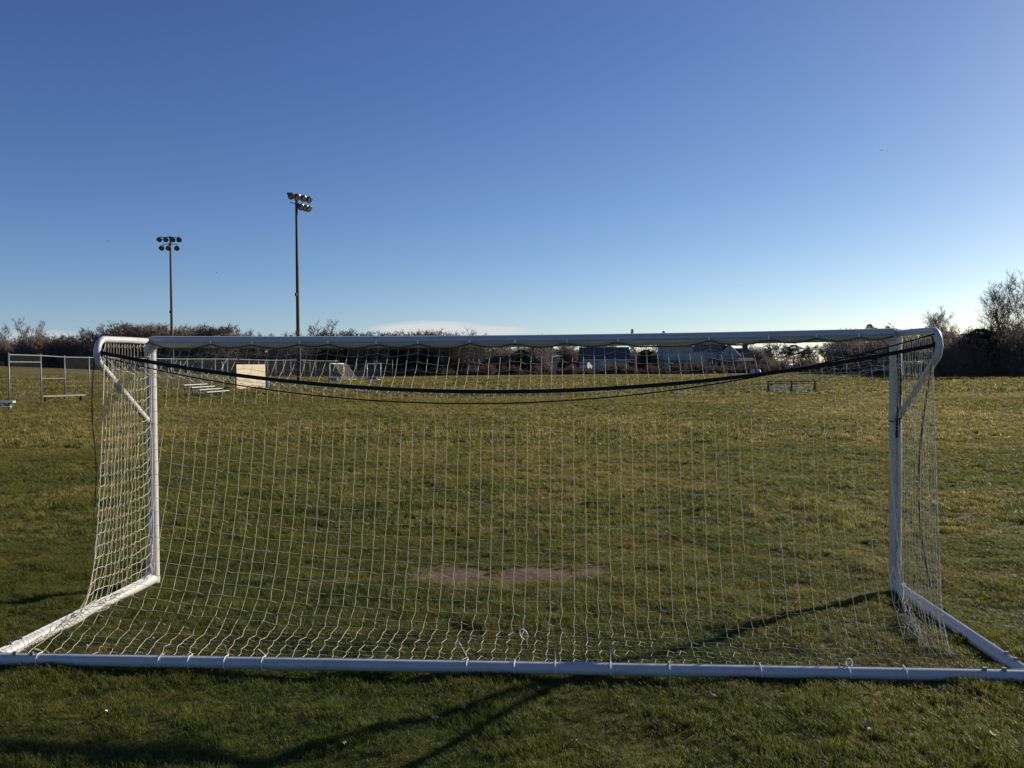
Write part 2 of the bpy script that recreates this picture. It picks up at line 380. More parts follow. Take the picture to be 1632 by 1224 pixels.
def tuft_mesh(nb, rad, h, wd, lean, seed):
    g = np.random.default_rng(seed); v = []; f = []
    for i in range(nb):
        a = g.uniform(0, 2 * math.pi); q = rad * math.sqrt(g.uniform()); bx, by = q * math.cos(a), q * math.sin(a)
        d = g.uniform(0, 2 * math.pi); hh = h * g.uniform(0.45, 1.15); ln = hh * lean * g.uniform(0.2, 1.3); ww = wd * g.uniform(0.7, 1.2)
        px, py = -math.sin(d) * ww / 2, math.cos(d) * ww / 2; dx, dy = math.cos(d), math.sin(d); n = len(v)
        m = 0.5
        v += [(bx - px, by - py, -0.01), (bx + px, by + py, -0.01),
              (bx + dx * ln * 0.3 + px * 0.85, by + dy * ln * 0.3 + py * 0.85, hh * 0.6), (bx + dx * ln * 0.3 - px * 0.85, by + dy * ln * 0.3 - py * 0.85, hh * 0.6),
              (bx + dx * ln, by + dy * ln, hh)]
        f += [(n, n + 1, n + 2, n + 3), (n + 3, n + 2, n + 4)]
    me = bpy.data.meshes.new('grass_tuft'); me.from_pydata(v, [], f); me.materials.append(M['grass']); me.update(); return me

def dirt_mask(x, y):
    def blob(cx, cy, ax, ay): return 1 - np.sqrt(((x - cx) / ax) ** 2 + ((y - cy) / ay) ** 2)
    d = np.maximum(blob(.42, 9.05, .86, .45), np.maximum(blob(-.62, 8.95, .55, .5), blob(-1.7, 8.8, .7, .4) - .25))
    return d + 0.5 * vnoise(x * 4.5, y * 4.5, 11)
def grass_zone(name, y0, y1, dens, scale, wid, label, nb=12, seed=0):
    g = np.random.default_rng(seed); half = 0.66
    pts = []
    area = half * (y1 ** 2 - y0 ** 2) + 5.6 * (y1 - y0)
    n = int(area * dens)
    y = np.sqrt(g.uniform(y0 ** 2, y1 ** 2, n)); x = g.uniform(-1, 1, n) * (half * y + 2.8)
    # patchy height
    hn = 0.55 * vnoise(x * 4.2, y * 4.2, 21) + 0.3 * vnoise(x * 1.3, y * 1.3, 22) + 0.35 * vnoise(x * 9, y * 9, 23)
    keep = (dirt_mask(x, y) < g.uniform(-0.3, 0.55, n)) & (g.uniform(0, 1, n) < np.clip(0.9 + 0.6 * hn, 0.6, 1))
    x, y, hn = x[keep], y[keep], hn[keep]; n = len(x)
    z = ground_z(x, y)
    s = scale * np.clip(0.9 + 0.85 * hn, 0.45, 1.9) * g.uniform(0.75, 1.25, n)
    rot = np.stack([g.uniform(-.25, .25, n), g.uniform(-.25, .25, n), g.uniform(0, 6.28, n)], -1)
    scl = np.stack([np.full(n, scale) * g.uniform(.85, 1.2, n), np.full(n, scale) * g.uniform(.85, 1.2, n), s], -1)
    protos = [tuft_mesh(nb, 0.035, 0.042, wid, 0.9, seed * 10 + k) for k in range(6)]
    scatter(name, np.stack([x, y, z], -1), rot, scl, g.integers(0, 6, n), protos, label, 'grass')
grass_zone('grass', 2.6, 11, 1250, 0.9, 0.0036, 'short tufty green grass of the turf around the goal', 14, 1)
grass_zone('grass', 11, 24, 240, 1.5, 0.0045, 'short patchy grass on the pitch beyond the goal mouth', 14, 2)
grass_zone('grass', 24, 60, 22, 2.6, 0.0075, 'straw coloured grass of the middle of the field', 16, 3)
grass_zone('grass', 60, 150, 3.0, 4.2, 0.011, 'pale grass of the far part of the field', 18, 4)

# ------------------------------------------------------------------ the near soccer goal
GD, WP, HP = 2.47, 3.715, 2.49      # base depth, half width to post axis, bar axis height
goal = empty('soccer_goal', (-0.002, 8.55, 0.0), R(-4.04))
tag(goal, 'large white tubular soccer goal with sagging net seen from behind', 'soccer goal')
def bar_profile(r=0.056, slot=math.pi * 1.5, sw=0.16, depth=0.016, flat=0.0):
    """round extrusion with a net channel at angle slot"""
    a = np.linspace(0, 2 * math.pi, 36, endpoint=False); p = []
    for t in a:
        d = (t - slot + math.pi) % (2 * math.pi) - math.pi
        if abs(d) < sw + 0.08: continue
        p.append((t, r))
    for d, q in ((-sw - .06, r + .004), (-sw, r + .004), (-sw + .03, r - depth), (sw - .03, r - depth), (sw, r + .004), (sw + .06, r + .004)):
        p.append(((slot + d) % (2 * math.pi), q))
    p.sort()
    return np.array([(q * math.cos(t), q * math.sin(t)) for t, q in p])
PR = bar_profile()
# posts: profile axes x and y(back = -y)
for sx in (-1, 1):
    m = MB(); zz = np.linspace(0.012, HP - 0.045, 6)
    m.sweep(bar_profile(0.056, math.pi * 1.5), [(sx * WP, 0, z) for z in zz], (1, 0, 0), (0, 1, 0))
    p = m.build('post', M['white'], goal, True, sharp=35)
    if sx > 0:
        c = MB(); an = np.linspace(0, 2 * math.pi, 25)
        c.tube([(WP + .063 * math.cos(t), .063 * math.sin(t), 1.652) for t in an], 0.006, 6); c.build('tape_band', M['black'], p)
# crossbar with a slight sag, channel low on the back
m = MB(); xs = np.linspace(-WP + 0.02, WP - 0.02, 41); sag = -0.028 * (1 - (xs / WP) ** 2)
m.sweep(bar_profile(0.060, math.pi * 1.5 - 0.62 + 0.55, 0.12), [(x, 0, HP + s) for x, s in zip(xs, sag)], (0, 0, 1), (0, 1, 0))
crossbar = m.build('crossbar', M['white'], goal, True, sharp=35)
# corner castings
for sx in (-1, 1):
    m = MB(); m.sweep(bar_profile(0.0625, 0, 0.01, 0.0), [(sx * WP, 0, HP - 0.10), (sx * WP, 0, HP - 0.02), (sx * WP, 0, HP + 0.045)], (1, 0, 0), (0, 1, 0))
    m.build('corner_casting', M['white'], goal, True, sharp=35)
# bent support arms: back along the top, round, and down to the post
for sx in (-1, 1):
    pts = [(sx * WP, -0.05, HP + 0.005), (sx * WP, -0.4, HP + 0.005), (sx * WP, -0.82, HP + 0.0)]
    c = np.array([-0.86, HP - 0.13]); rad = 0.13
    for t in np.linspace(R(90), R(236), 16): pts.append((sx * WP, c[0] + rad * math.cos(t), c[1] + rad * math.sin(t)))
    e0 = np.array(pts[-1]); e1 = np.array((sx * WP, -0.04, 1.66)); pts += [tuple(e0 + (e1 - e0) * q) for q in (.3, .65, 1.0)]
    m = MB(); m.tube(pts, 0.031, 12); arm = m.build('support_arm', M['white'], goal, True)
    b = MB(); b.box((sx * WP, -0.066, 1.62), (0.05, 0.014, 0.17)); b.build('arm_bracket', M['white'], arm)
# ground bars
m = MB(); m.sweep(bar_profile(0.043, math.pi * 0.5 - 0.42, 0.15, 0.012), [(x, -GD, 0.063) for x in np.linspace(-WP - 0.05, WP + 0.05, 21)], (0, 1, 0), (0, 0, 1))
backbar = m.build('back_ground_bar', M['white'], goal, True, sharp=35)
for sx in (-1, 1):
    m = MB(); m.sweep(bar_profile(0.052, math.pi * 0.5 - 0.1 * sx, 0.14, 0.014), [(sx * WP, y, 0.053) for y in np.linspace(0.03, -GD + 0.058, 12)], (1, 0, 0), (0, 0, 1))
    sb = m.build('side_ground_bar', M['white'], goal, True, sharp=35)
    # curved gusset from post foot to side bar
    g = MB(); q = [(sx * WP, -0.058, 0.42), (sx * WP, -0.070, 0.30), (sx * WP, -0.105, 0.19), (sx * WP, -0.17, 0.12), (sx * WP, -0.26, 0.085)]
    g.sweep([(-.022, -.01), (.022, -.01), (.022, .01), (-.022, .01)], q, (1, 0, 0), [(0, -1, 0), (0, -1, -.2), (0, -.8, -.6), (0, -.4, -.9), (0, -.1, -1)])
    g.build('corner_gusset', M['white'], goal)
    for k, (bx, by) in enumerate(((sx * (WP - 0.18), -GD - 0.01), (sx * (WP - 0.31), -GD - 0.01), (sx * WP, -GD + 0.20), (sx * WP, -GD + 0.33))):
        b = MB(); b.tube([(bx, by, 0.100), (bx, by, 0.124)], [0.016, 0.015], 6); b.build('bolt', M['steel'], goal)
# small rivets on the posts
for z in (0.75, 1.45, 2.25, 0.35):
    for sx in (-1, 1):
        b = MB(); x = sx * (WP - 0.046); b.tube([(x, -0.036, z), (x - sx * 0.006, -0.044, z)], [0.008, 0.006], 6); b.build('rivet', M['tie'], goal)
# net clips along the crossbar
clip_px = [(-0.5 + k) for k in range(0)]
clip_x = [-3.05, -2.62, -2.13, -1.84, -1.35, -0.93, -0.41, 0.04, 0.55, 1.05, 1.93, 2.50, 2.95, 3.35]
ZB = lambda x: HP - 0.028 * (1 - (x / WP) ** 2)
for x in clip_x:
    b = MB(); b.box((x, -0.0625, ZB(x) - 0.004), (0.014, 0.012, 0.034)); b.build('net_clip', M['tie'], goal)

# -------- net by relaxation of an inextensible twine grid
def relax_net():
    N, RT, RB = 72, 10, 28
    rest = 0.1030
    g = np.random.default_rng(3)
    xs = np.linspace(-3.665, 3.665, N + 1)
    rope_z = 2.36 - 0.375 * (1 - (xs / 3.665) ** 2)
    S = np.zeros((RT + RB + 1, N + 1, 3))
    cx = np.array([-3.665] + clip_x + [3.665])
    sc = np.zeros(N + 1)
    for i, x in enumerate(xs):
        k = np.searchsorted(cx, x, 'right') - 1; k = min(max(k, 0), len(cx) - 2)
        t = (x - cx[k]) / (cx[k + 1] - cx[k]); sc[i] = -0.055 * (cx[k + 1] - cx[k]) / 0.5 * 4 * t * (1 - t) * 0.8
    row0 = np.stack([xs, np.full(N + 1, -0.066), HP - 0.022 - 0.028 * (1 - (xs / WP) ** 2) + np.maximum(sc, -0.05)], -1)
    rope = np.stack([xs, -(0.93 + 0.05 * (xs / 3.66) ** 2), rope_z], -1)
    for j in range(RT + 1):
        t = j / RT; S[j] = row0 * (1 - t) + rope * t; S[j, :, 2] -= 0.1 * t * (1 - t)
    bot = np.stack([xs * 0.975, np.full(N + 1, -GD + 0.045), np.full(N + 1, 0.09)], -1)
    for j in range(1, RB + 1):
        L = j * rest * 0.96; z = rope_z - L; over = np.maximum(0.05 - z, 0)
        S[RT + j, :, 0] = xs * (1 - .025 * j / RB); S[RT + j, :, 2] = np.maximum(z, 0.05)
        S[RT + j, :, 1] = rope[:, 1] - 0.3 * j / RB - over * 0.9
        S[RT + j, :, 1] = np.maximum(S[RT + j, :, 1], -GD + 0.05)
    S[-1] = bot
    S[RT + 1:-1] += g.normal(0, 0.004, S[RT + 1:-1].shape)
    fixS = np.zeros(S.shape[:2], bool); fixS[0] = True; fixS[RT] = True; fixS[-1] = True
    K, J = 15, 23
    sides = []
    for sx in (-1, 1):
        A = np.zeros((J + 1, K + 1, 3)); kk = np.arange(K + 1) / K
        top = np.stack([np.full(K + 1, sx * 3.68), -0.07 - 0.87 * kk ** 0.75, np.full(K + 1, 2.455)], -1); top[-1] = S[RT, 0 if sx < 0 else -1]
        if sx < 0: bt = np.stack([np.full(K + 1, -3.66), -0.12 - 1.42 * kk, np.full(K + 1, 0.10)], -1)
        else: bt = np.stack([3.66 - 0.30 * kk ** 1.2, -0.12 - 1.95 * kk, np.full(K + 1, 0.06)], -1)
        for j in range(J + 1):
            t = j / J; A[j] = top * (1 - t) + bt * t
        A[:, 0] = np.stack([np.full(J + 1, sx * 3.69), np.full(J + 1, -0.072), np.linspace(2.44, 0.13, J + 1)], -1)
        A[1:-1, 1:] += g.normal(0, 0.006, A[1:-1, 1:].shape)
        fx = np.zeros(A.shape[:2], bool); fx[0] = True; fx[-1] = True; fx[:, 0] = True
        sides.append((sx, A, fx))
    sheets = [(S, fixS)] + [(A, fx) for _, A, fx in sides]
    prev = [a.copy() for a, _ in sheets]
    wts = [np.where(f, 0.0, 1.0) for _, f in sheets]
    def con(P, W, ax, par):
        if ax == 0: a, b, wa, wb = P[par:-1:2], P[par + 1::2], W[par:-1:2], W[par + 1::2]
        else: a, b, wa, wb = P[:, par:-1:2], P[:, par + 1::2], W[:, par:-1:2], W[:, par + 1::2]
        n = min(a.shape[ax], b.shape[ax])
        d = b - a; l = np.sqrt((d * d).sum(-1)); ex = np.maximum(l - rest, 0) / np.maximum(l, 1e-9) / np.maximum(wa + wb, 1e-9)
        c = d * ex[..., None]
        a += c * wa[..., None]; b -= c * wb[..., None]
    wind = np.array([0.0, -0.25, 0])
    for it in range(420):
        for k, (P, f) in enumerate(sheets):
            vel = (P - prev[k]) * 0.955; np.copyto(prev[k], P)
            P += (vel + (np.array([0, 0, -9.8]) + wind) * 0.016 ** 2) * wts[k][..., None]
        for q in range(7):
            for k, (P, f) in enumerate(sheets):
                for ax in (0, 1):
                    con(P, wts[k], ax, 0); con(P, wts[k], ax, 1)
            # seams
            for k, col in ((1, 0), (2, -1)):
                A = sheets[k][0]; e = 0.5 * (S[RT:RT + J + 1, col] + A[:, -1])
                mk = (wts[0][RT:RT + J + 1, col] > 0)
                fa = sheets[k][1][:, -1]
                e = np.where(fa[:, None], A[:, -1], e)
                S[RT:RT + J + 1, col] = np.where(mk[:, None], e, S[RT:RT + J + 1, col]); A[:, -1] = np.where(fa[:, None], A[:, -1], S[RT:RT + J + 1, col])
            for P, f in sheets: np.maximum(P[..., 2], 0.045, out=P[..., 2])
    zz = S[RT + 1:-1]; low = np.clip((0.30 - zz[..., 2]) / 0.2, 0, 1)
    alt = np.where(np.arange(zz.shape[0]) % 2, 1.0, -1.0)[:, None]
    zz[..., 0] += alt * low * 0.008 * (1 + 0.5 * g.normal(0, 1, low.shape)); zz[..., 2] += low * np.abs(g.normal(0, 0.008, low.shape))
    return S, sides, rest, RT
S, SIDES, REST, RT = relax_net()
def net_mesh(mb, P, r=0.0016, skip_edge=(), rows=None):
    g = np.random.default_rng(5)
    Q = P + g.normal(0, 0.0025, P.shape)
    def strand(line):
        a, b = line[:-1], line[1:]; d = np.linalg.norm(b - a, axis=1)
        mid = (a + b) / 2; slack = np.clip(REST - d, 0, REST)
        s = np.sqrt(np.maximum(slack * REST * 0.28, 0)); horiz = np.linalg.norm((b - a)[:, :2], axis=1) / np.maximum(d, 1e-6)
        mid[:, 2] -= s * np.clip(horiz, 0.0, 1)
        zig = np.where(horiz < .5, 1.0, 0.35) * s * np.where(np.arange(len(s)) % 2, 1, -1) * 0.35
        mid[:, 0] += zig
        mid[:, 2] = np.maximum(mid[:, 2], 0.035)
        out = np.empty((len(line) * 2 - 1, 3)); out[0::2] = line; out[1::2] = mid
        return out
    for j in range(P.shape[0]): mb.tube(strand(Q[j]), r * 1.12, 3, False)
    for i in range(P.shape[1]): mb.tube(strand(Q[:, i]), r, 3, False)
    # knots
    for q in Q[1:-1, 1:-1].reshape(-1, 3):
        k = r * 2.0
        mb.add([q + (k, 0, 0), q - (k, 0, 0), q + (0, k, 0), q - (0, k, 0), q + (0, 0, k), q - (0, 0, k)],
               [(0, 2, 4), (2, 1, 4), (1, 3, 4), (3, 0, 4), (2, 0, 5), (1, 2, 5), (3, 1, 5), (0, 3, 5)])
m = MB(); net_mesh(m, S[:RT + 1]); m.build('top_net', M['net'], goal)
m = MB(); net_mesh(m, S[RT:]); m.build('back_net', M['net'], goal)
for sx, A, fx in SIDES:
    m = MB(); net_mesh(m, A, 0.0018); m.build('side_net', M['net'], goal)
# olive border cord looped from clip to clip under the crossbar
m = MB(); p = S[0].copy(); p[:, 1] -= 0.004
m.tube(p, 0.008, 6); m.build('border_cord', M['border'], goal, True)
# edge cords down the posts
for sx, A, fx in SIDES:
    m = MB(); e = A[:, 0] + np.array([-sx * 0.012, -0.004, 0]); m.tube(e, 0.006, 6); m.build('edge_cord', M['net'], goal, True)
    m = MB(); e = A[:, -1]; m.tube(e, 0.0045, 5); m.build('edge_cord', M['net'], goal, True)
# black support strap and thin cord carrying the back of the top net
rope = S[RT].copy()
ends = lambda p, zl, zr: np.concatenate([[(-WP + 0.01, -0.965, zl)], p, [(WP - 0.01, -0.965, zr)]])
m = MB(); p = ends(rope, 2.385, 2.385); m.sweep([(-.007, -.017), (.007, -.017), (.007, .017), (-.007, .017)], p, (0, 1, 0), (0, 0, 1)); m.build('black_strap', M['black'], goal)
t = np.linspace(-1, 1, 61); zc = np.interp(t, [-1, 1], [2.33, 2.46]) - 0.51 * (1 - t ** 2)
m = MB(); m.tube(np.stack([t * (WP - 0.02), -(0.96 + 0.03 * (1 - t ** 2)), zc], -1), 0.0058, 6); m.build('thin_black_cord', M['black'], goal, True)
# loose cord hanging off one top corner
hz = np.linspace(2.35, 0.95, 24)
m = MB(); m.tube(np.stack([-WP - 0.045 + 0.008 * np.sin(hz * 6), -0.985 + 0.012 * np.cos(hz * 5), hz], -1), 0.0055, 5); m.build('hanging_cord', M['black'], goal, True)
m = MB(); an = np.linspace(0, 2 * math.pi, 14)
m.tube([(-WP + .040 * math.cos(t), -0.955 + 0.02 * math.sin(t), 2.36 + .040 * math.sin(t)) for t in an], 0.010, 6); m.build('cord_knot', M['black'], goal, True)
# strap tail bundled down the other post
hz = np.linspace(2.33, 1.50, 26)
m = MB(); m.sweep([(-.016, -.006), (.016, -.006), (.016, .006), (-.016, .006)], np.stack([WP - 0.015 + 0.01 * np.sin(hz * 7), -0.10 - 0.02 * np.cos(hz * 4) - 0.06 * (hz - 1.5), hz], -1), (1, 0, 0), (0, 1, 0)); m.build('strap_tail', M['black'], goal)
hz = np.linspace(2.36, 0.25, 30)
m = MB(); m.tube(np.stack([WP - 0.02 - 0.05 * np.sin(np.linspace(0, math.pi, 30)), -0.96 + 0.32 * np.sin(np.linspace(0, math.pi * .5, 30)) - .25 * np.linspace(0, 1, 30) ** 4, hz], -1), 0.0085, 6); m.build('grey_cord', M['border'], goal, True)
# cable ties on the back bar (lx, tail length, tail angle)
for lx, ln, ang in ((-3.35, .05, 2.4), (-2.42, .06, .5), (-2.2, .03, 1.9), (-1.93, .09, 1.75), (-1.65, .07, 2.2), (-0.16, .15, 2.0), (0.18, .05, .9), (0.47, .08, 1.6), (0.86, .09, 1.55), (1.27, .03, .4), (1.9, .02, 1.2), (2.5, .05, 1.0), (2.88, .06, -.7)):
    m = MB(); an = np.linspace(0, 2 * math.pi, 17); r = .0495
    m.tube([(lx + 0.003 * math.sin(t * 2), -GD + r * math.cos(t), .063 + r * math.sin(t)) for t in an], .0032, 5)
    h = np.array([lx, -GD + .03, .112]); m.box(h, (.009, .009, .008))
    tl = [h + np.array([math.cos(ang) * ln * s, -.03 * s * s, math.sin(ang) * ln * s]) for s in np.linspace(0, 1, 5)]
    m.tube(tl, .0030, 4); m.build('cable_tie', M['tie'], goal)
# loose twine loops
def loop(c, r, lx, lean):
    an = np.linspace(-1.2, 4.4, 18); p = [(c[0] + r * .75 * math.cos(t) + lean * math.sin(t) * r, c[1], c[2] + r * (1 + math.sin(t))) for t in an]
    p = [(lx, c[1], c[2] - 0.06)] + p
    m = MB(); m.tube(p, .0042, 5); m.build('twine_loop', M['tie'], goal, True)
loop((0.22, -2.02, 0.12), 0.040, 0.25, -.3); loop((2.52, -GD + .05, 0.09), 0.03, 2.55, 0)
# frayed bunch of slack net lying by the right ground bar
g = np.random.default_rng(9)
m = MB()
for k in range(16):
    s = np.linspace(0, 1, 16); w_ = np.cumsum(g.normal(0, .012, (16, 3)), 0)
    p = np.stack([3.60 - .34 * s + w_[:, 0], -.35 - 1.75 * s * g.uniform(.7, 1.03) + w_[:, 1], np.maximum(.07 + .20 * np.exp(-s * 6) * g.uniform(.4, 1.4) + w_[:, 2] * .5, .035)], -1)
    m.tube(p, .0028, 3, False)
m.build('slack_net', M['net'], goal)
m = MB()
for k in range(12):
    s = np.linspace(0, 1, 14); w_ = np.cumsum(g.normal(0, .010, (14, 3)), 0)
    b0 = g.uniform(.7, 1.6)
    p = np.stack([-3.66 + .05 * np.sin(s * 9 + k) + .10 * s * g.uniform(0, 1) + w_[:, 0], -b0 - g.uniform(.3, .7) * s + w_[:, 1], np.maximum(.11 - .06 * s * g.uniform(0, 1) + w_[:, 2] * .4, .04)], -1)
    m.tube(p, .0028, 3, False)
m.build('slack_net', M['net'], goal)
# rust mark flakes on the left post
for z, hh in ((1.16, .10), (.98, .14)):
    m = MB(); m.box((-WP + .036, -.0445, z), (.006, .004, hh)); o = m.build('rust_streak', M['rust'], goal)

# ------------------------------------------------------------------ floodlight poles
def rotz(a): return np.array([[math.cos(a), -math.sin(a), 0], [math.sin(a), math.cos(a), 0], [0, 0, 1]])
def floodlight(px, d, h, rz, heads, label, droop=True):
    x, y, z = at(px, d); root = empty('floodlight_pole', (x, y, z), rz); tag(root, label, 'floodlight', 'floodlight poles over the far fields')
    m = MB(); m.tube([(0, 0, -0.3), (0, 0, h * .25), (0, 0, h * .6), (0, 0, h)], [.24, .225, .19, .15], 14); m.build('pole', M['pole'], root, True)
    m = MB(); rz_ = -rz; e = rotz(rz_) @ np.array([.26, -.05, 0]); m.tube([(e[0], e[1], 2.0), (e[0], e[1], 4.8)], .045, 6)
    e2 = rotz(rz_) @ np.array([.20, -.1, 0]); m.tube([(e2[0], e2[1], .1), (e2[0], e2[1], 2.2)], .04, 6); m.build('conduit', M['white'], root)
    for zz in (h * .27, h * .47):
        m = MB(); m.box((-.2, 0, zz), (.22, .28, .4)); m.build('junction_box', M['darkmetal'], root)
    for zz, L, in ((h - .15, 3.2), (h - 1.3, 2.4)):
        m = MB(); m.tube([(-L / 2, -.18, zz), (L / 2, -.18, zz)], .05, 6); m.box((0, -.1, zz), (.4, .3, .25)); m.build('crossarm', M['darkmetal'], root)
    for hx, hz_, tilt, yaw in heads:
        c = rotz(yaw)
        hd = empty_mesh = MB()
        # bell reflector profile of revolution, axis along -y tilted down
        ax = c @ np.array([0, -math.cos(tilt), -math.sin(tilt)])
        base = np.array([hx, -.3, h + hz_])
        hd.tube([base + ax * t for t in (-.35, -.30, -.05, .02, .28, .40, .62, .64)], [.12, .16, .17, .20, .38, .43, .45, .42], 14)
        o = hd.build('lamp_head', M['lamp'], root, True, sharp=40)
        ln = MB(); ln.tube([base + ax * .642, base + ax * .66], [.41, .39], 14); ln.build('lamp_lens', M['lens'], o)
        br = MB(); br.tube([(hx, -.18, h + hz_ + .2), tuple(base - ax * .1)], .035, 5); br.build('lamp_bracket', M['darkmetal'], o)
    return root
floodlight(476, 107, 23.6, R(57), [(x, -.35, R(32), R(a)) for x, a in ((-1.45, -6), (-.5, 0), (.5, 3), (1.4, 8))] + [(x, -1.45, R(32), R(a)) for x, a in ((.1, 0), (.8, 4), (1.35, 8))],
           'tall brown floodlight pole standing beside the plywood practice board')
floodlight(275, 143, 23.6, R(8), [(x, -.35, R(35), R(a)) for x, a in ((-1.45, -14), (-.5, -6), (.5, 6), (1.45, 14))] + [(x, -1.75, R(35), R(a)) for x, a in ((-1.15, -10), (-.15, 0), (1.1, 12))],
           'slender floodlight pole rising in front of the bare wood behind the bleachers')

# ------------------------------------------------------------------ chain link fence
fp = [(-29.3, 50.0), (-29.9, 54.5), (-32.3, 62.0), (-32.5, 66.0)] + [(-32.6 - .015 * k * 1.0, 70 + 4.1 * k) for k in range(19)] + [(-33.2 + 3.1 * k, 148.5 + .25 * k) for k in range(1, 5)]
fence = empty('chain_link_fence', (fp[0][0], fp[0][1], gz(*fp[0]))); tag(fence, 'tall galvanised chain link fence running away past the bleachers', 'fence')
f0 = np.array(fence.location)
FH = 3.05
for i, (x, y) in enumerate(fp):
    z = gz(x, y); m = MB(); m.tube([np.array((x, y, z - .2)) - f0, np.array((x, y, z + FH + .06)) - f0], .045 if i < 5 else .05, 8); m.tube([np.array((x, y, z + FH + .06)) - f0, np.array((x, y, z + FH + .12)) - f0], [.06, .02], 8)
    m.build('post', M['steel'], fence, True)
    if i:
        xa, ya = fp[i - 1]; za = gz(xa, ya)
        a = np.array((xa, ya, za + FH)) - f0; b = np.array((x, y, z + FH)) - f0
        m = MB(); m.tube([a, b], .033, 6); m.build('top_rail', M['steel'], fence)
        if i == 1: m = MB(); m.tube([a - (0, 0, .42), b - (0, 0, .42)], .03, 6); m.build('mid_rail', M['steel'], fence)
        if i == 2: m = MB(); m.tube([a - (0, 0, 1.45), b - (0, 0, 1.55)], .03, 6); m.build('mid_rail', M['steel'], fence)
        if i > 2 or i == 1:
            m = MB(); m.add([a - (0, 0, FH - .05), b - (0, 0, FH - .05), b - (0, 0, .02), a - (0, 0, .02)], [(0, 1, 2, 3)]); m.build('chain_link_mesh', M['chain'], fence)
m = MB(); m.tube([np.array((-32.5, 47.0, gz(-32.5, 47) + 1.6)) - f0, np.array((-29.3, 50.0, gz(-29.3, 50) + 1.6)) - f0], .028, 6); m.build('mid_rail', M['steel'], fence)
for px in (288, 355):
    x, y, z = at(px, 168); o = MB(); o.tube([(0, 0, -.2), (0, 0, 2.7)], .10, 8); o.tube([(0, 0, 2.7), (0, 0, 2.76)], [.12, .10], 8)
    q = o.build('marker_post', M['white'], None, True, (x, y, z)); tag(q, 'pale upright post standing far behind the bleachers, near the wood', 'post', 'pale posts near the wood')

# ------------------------------------------------------------------ benches, bleachers, board
def plank_bench(px, d, L, h, rz, label, mat, back=False):
    x, y, z = at(px, d); root = empty('bench', (x, y, z), rz); tag(root, label, 'bench')
    for k in (-1, 1):
        m = MB(); m.box((0, k * .085, h), (L, .15, .10)); m.build('seat_plank', mat, root)
    for k in (-1, 1):
        m = MB(); xx = k * (L / 2 - .22); m.box((xx, 0, h / 2 - .03), (.09, .30, h - .02)); m.box((xx, 0, .03), (.11, .42, .06)); m.build('leg', M['darkwood'], root)
        m = MB(); m.tube([(xx, 0, h * .25), (xx - k * .38, 0, h - .03)], .028, 5); m.build('brace', M['darkwood'], root)
    return root
plank_bench(101, 57, 2.7, .42, R(50), 'low weathered wooden bench standing in front of the chain link fence posts', M['wood'])
b2 = plank_bench(-18, 46.5, 2.6, .45, R(5), 'pale plank bench cut off by the picture edge, before the first fence post', M['alu'])
m = MB(); m.box((0, -.35, .2), (2.6, .22, .04)); m.build('footboard', M['alu'], b2)

def bleachers():
    x, y, z = at(291, 64.5); rz = math.atan2(4.4, 0.22)
    root = empty('bleachers', (x, y, z), rz); tag(root, 'small four row aluminium bleachers facing the field', 'bleachers')
    L = 4.4
    # local x along planks, local -y towards the rows in front
    for k in range(4):
        h = .90 - .18 * k; yy = -.58 * k
        m = MB(); m.box((L / 2, yy, h), (L, .26, .045)); m.build('seat_plank', M['alu'], root)
        if k: m = MB(); m.box((L / 2, yy + .30, h - .04), (L, .24, .04)); m.build('foot_plank', M['alu'], root)
    for xx in (.3, L / 2, L - .3):
        m = MB()
        for k in range(4):
            m.box((xx, -.58 * k, (.90 - .18 * k) / 2), (.05, .05, .90 - .18 * k - .05))
        m.box((xx, -.95, .05), (.06, 2.3, .06))
        m.tube([(xx, .05, .9), (xx, -2.0, .2)], .025, 5); m.tube([(xx, 0, .1), (xx, -.62, .7)], .02, 5)
        m.build('frame', M['darkmetal'], root)
bleachers()

def board():
    a = np.array(at(377, 84.5)); b = np.array(at(423, 88.8)); d = b - a; L = np.linalg.norm(d[:2])
    root = empty('practice_board', tuple(a), math.atan2(d[1], d[0])); tag(root, 'big pale plywood practice board lit by the sun', 'board')
    H = 2.42; n = 4; wdt = L / n
    for k in range(n):
        m = MB(); m.box((wdt * (k + .5), 0, H / 2 + .03), (wdt - .012, .02, H)); m.build('plywood_sheet', M['ply'], root)
    for xx in (0.02, L * .33, L * .66, L - .02):
        m = MB(); m.box((xx, .07, H / 2), (.09, .12, H + .02)); m.tube([(xx, .12, H * .9), (xx, 1.4, .03)], .05, 5); m.build('stud', M['darkwood'], root)
    for zz in (.25, H / 2, H - .12):
        m = MB(); m.box((L / 2, .16, zz), (L, .05, .09)); m.build('batten', M['darkwood'], root)
    x, y, z = at(425.5, 90.5); o = MB(); o.tube([(0, 0, 0), (0, 0, .06), (0, 0, .85), (0, 0, .92)], [.27, .29, .30, .27], 12); o.tube([(0, 0, .92), (0, 0, .97)], [.25, .25], 12)
    q = o.build('barrel', M['blue'], None, True, (x, y, z), 40); tag(q, 'blue barrel standing beside the plywood practice board', 'barrel')
board()

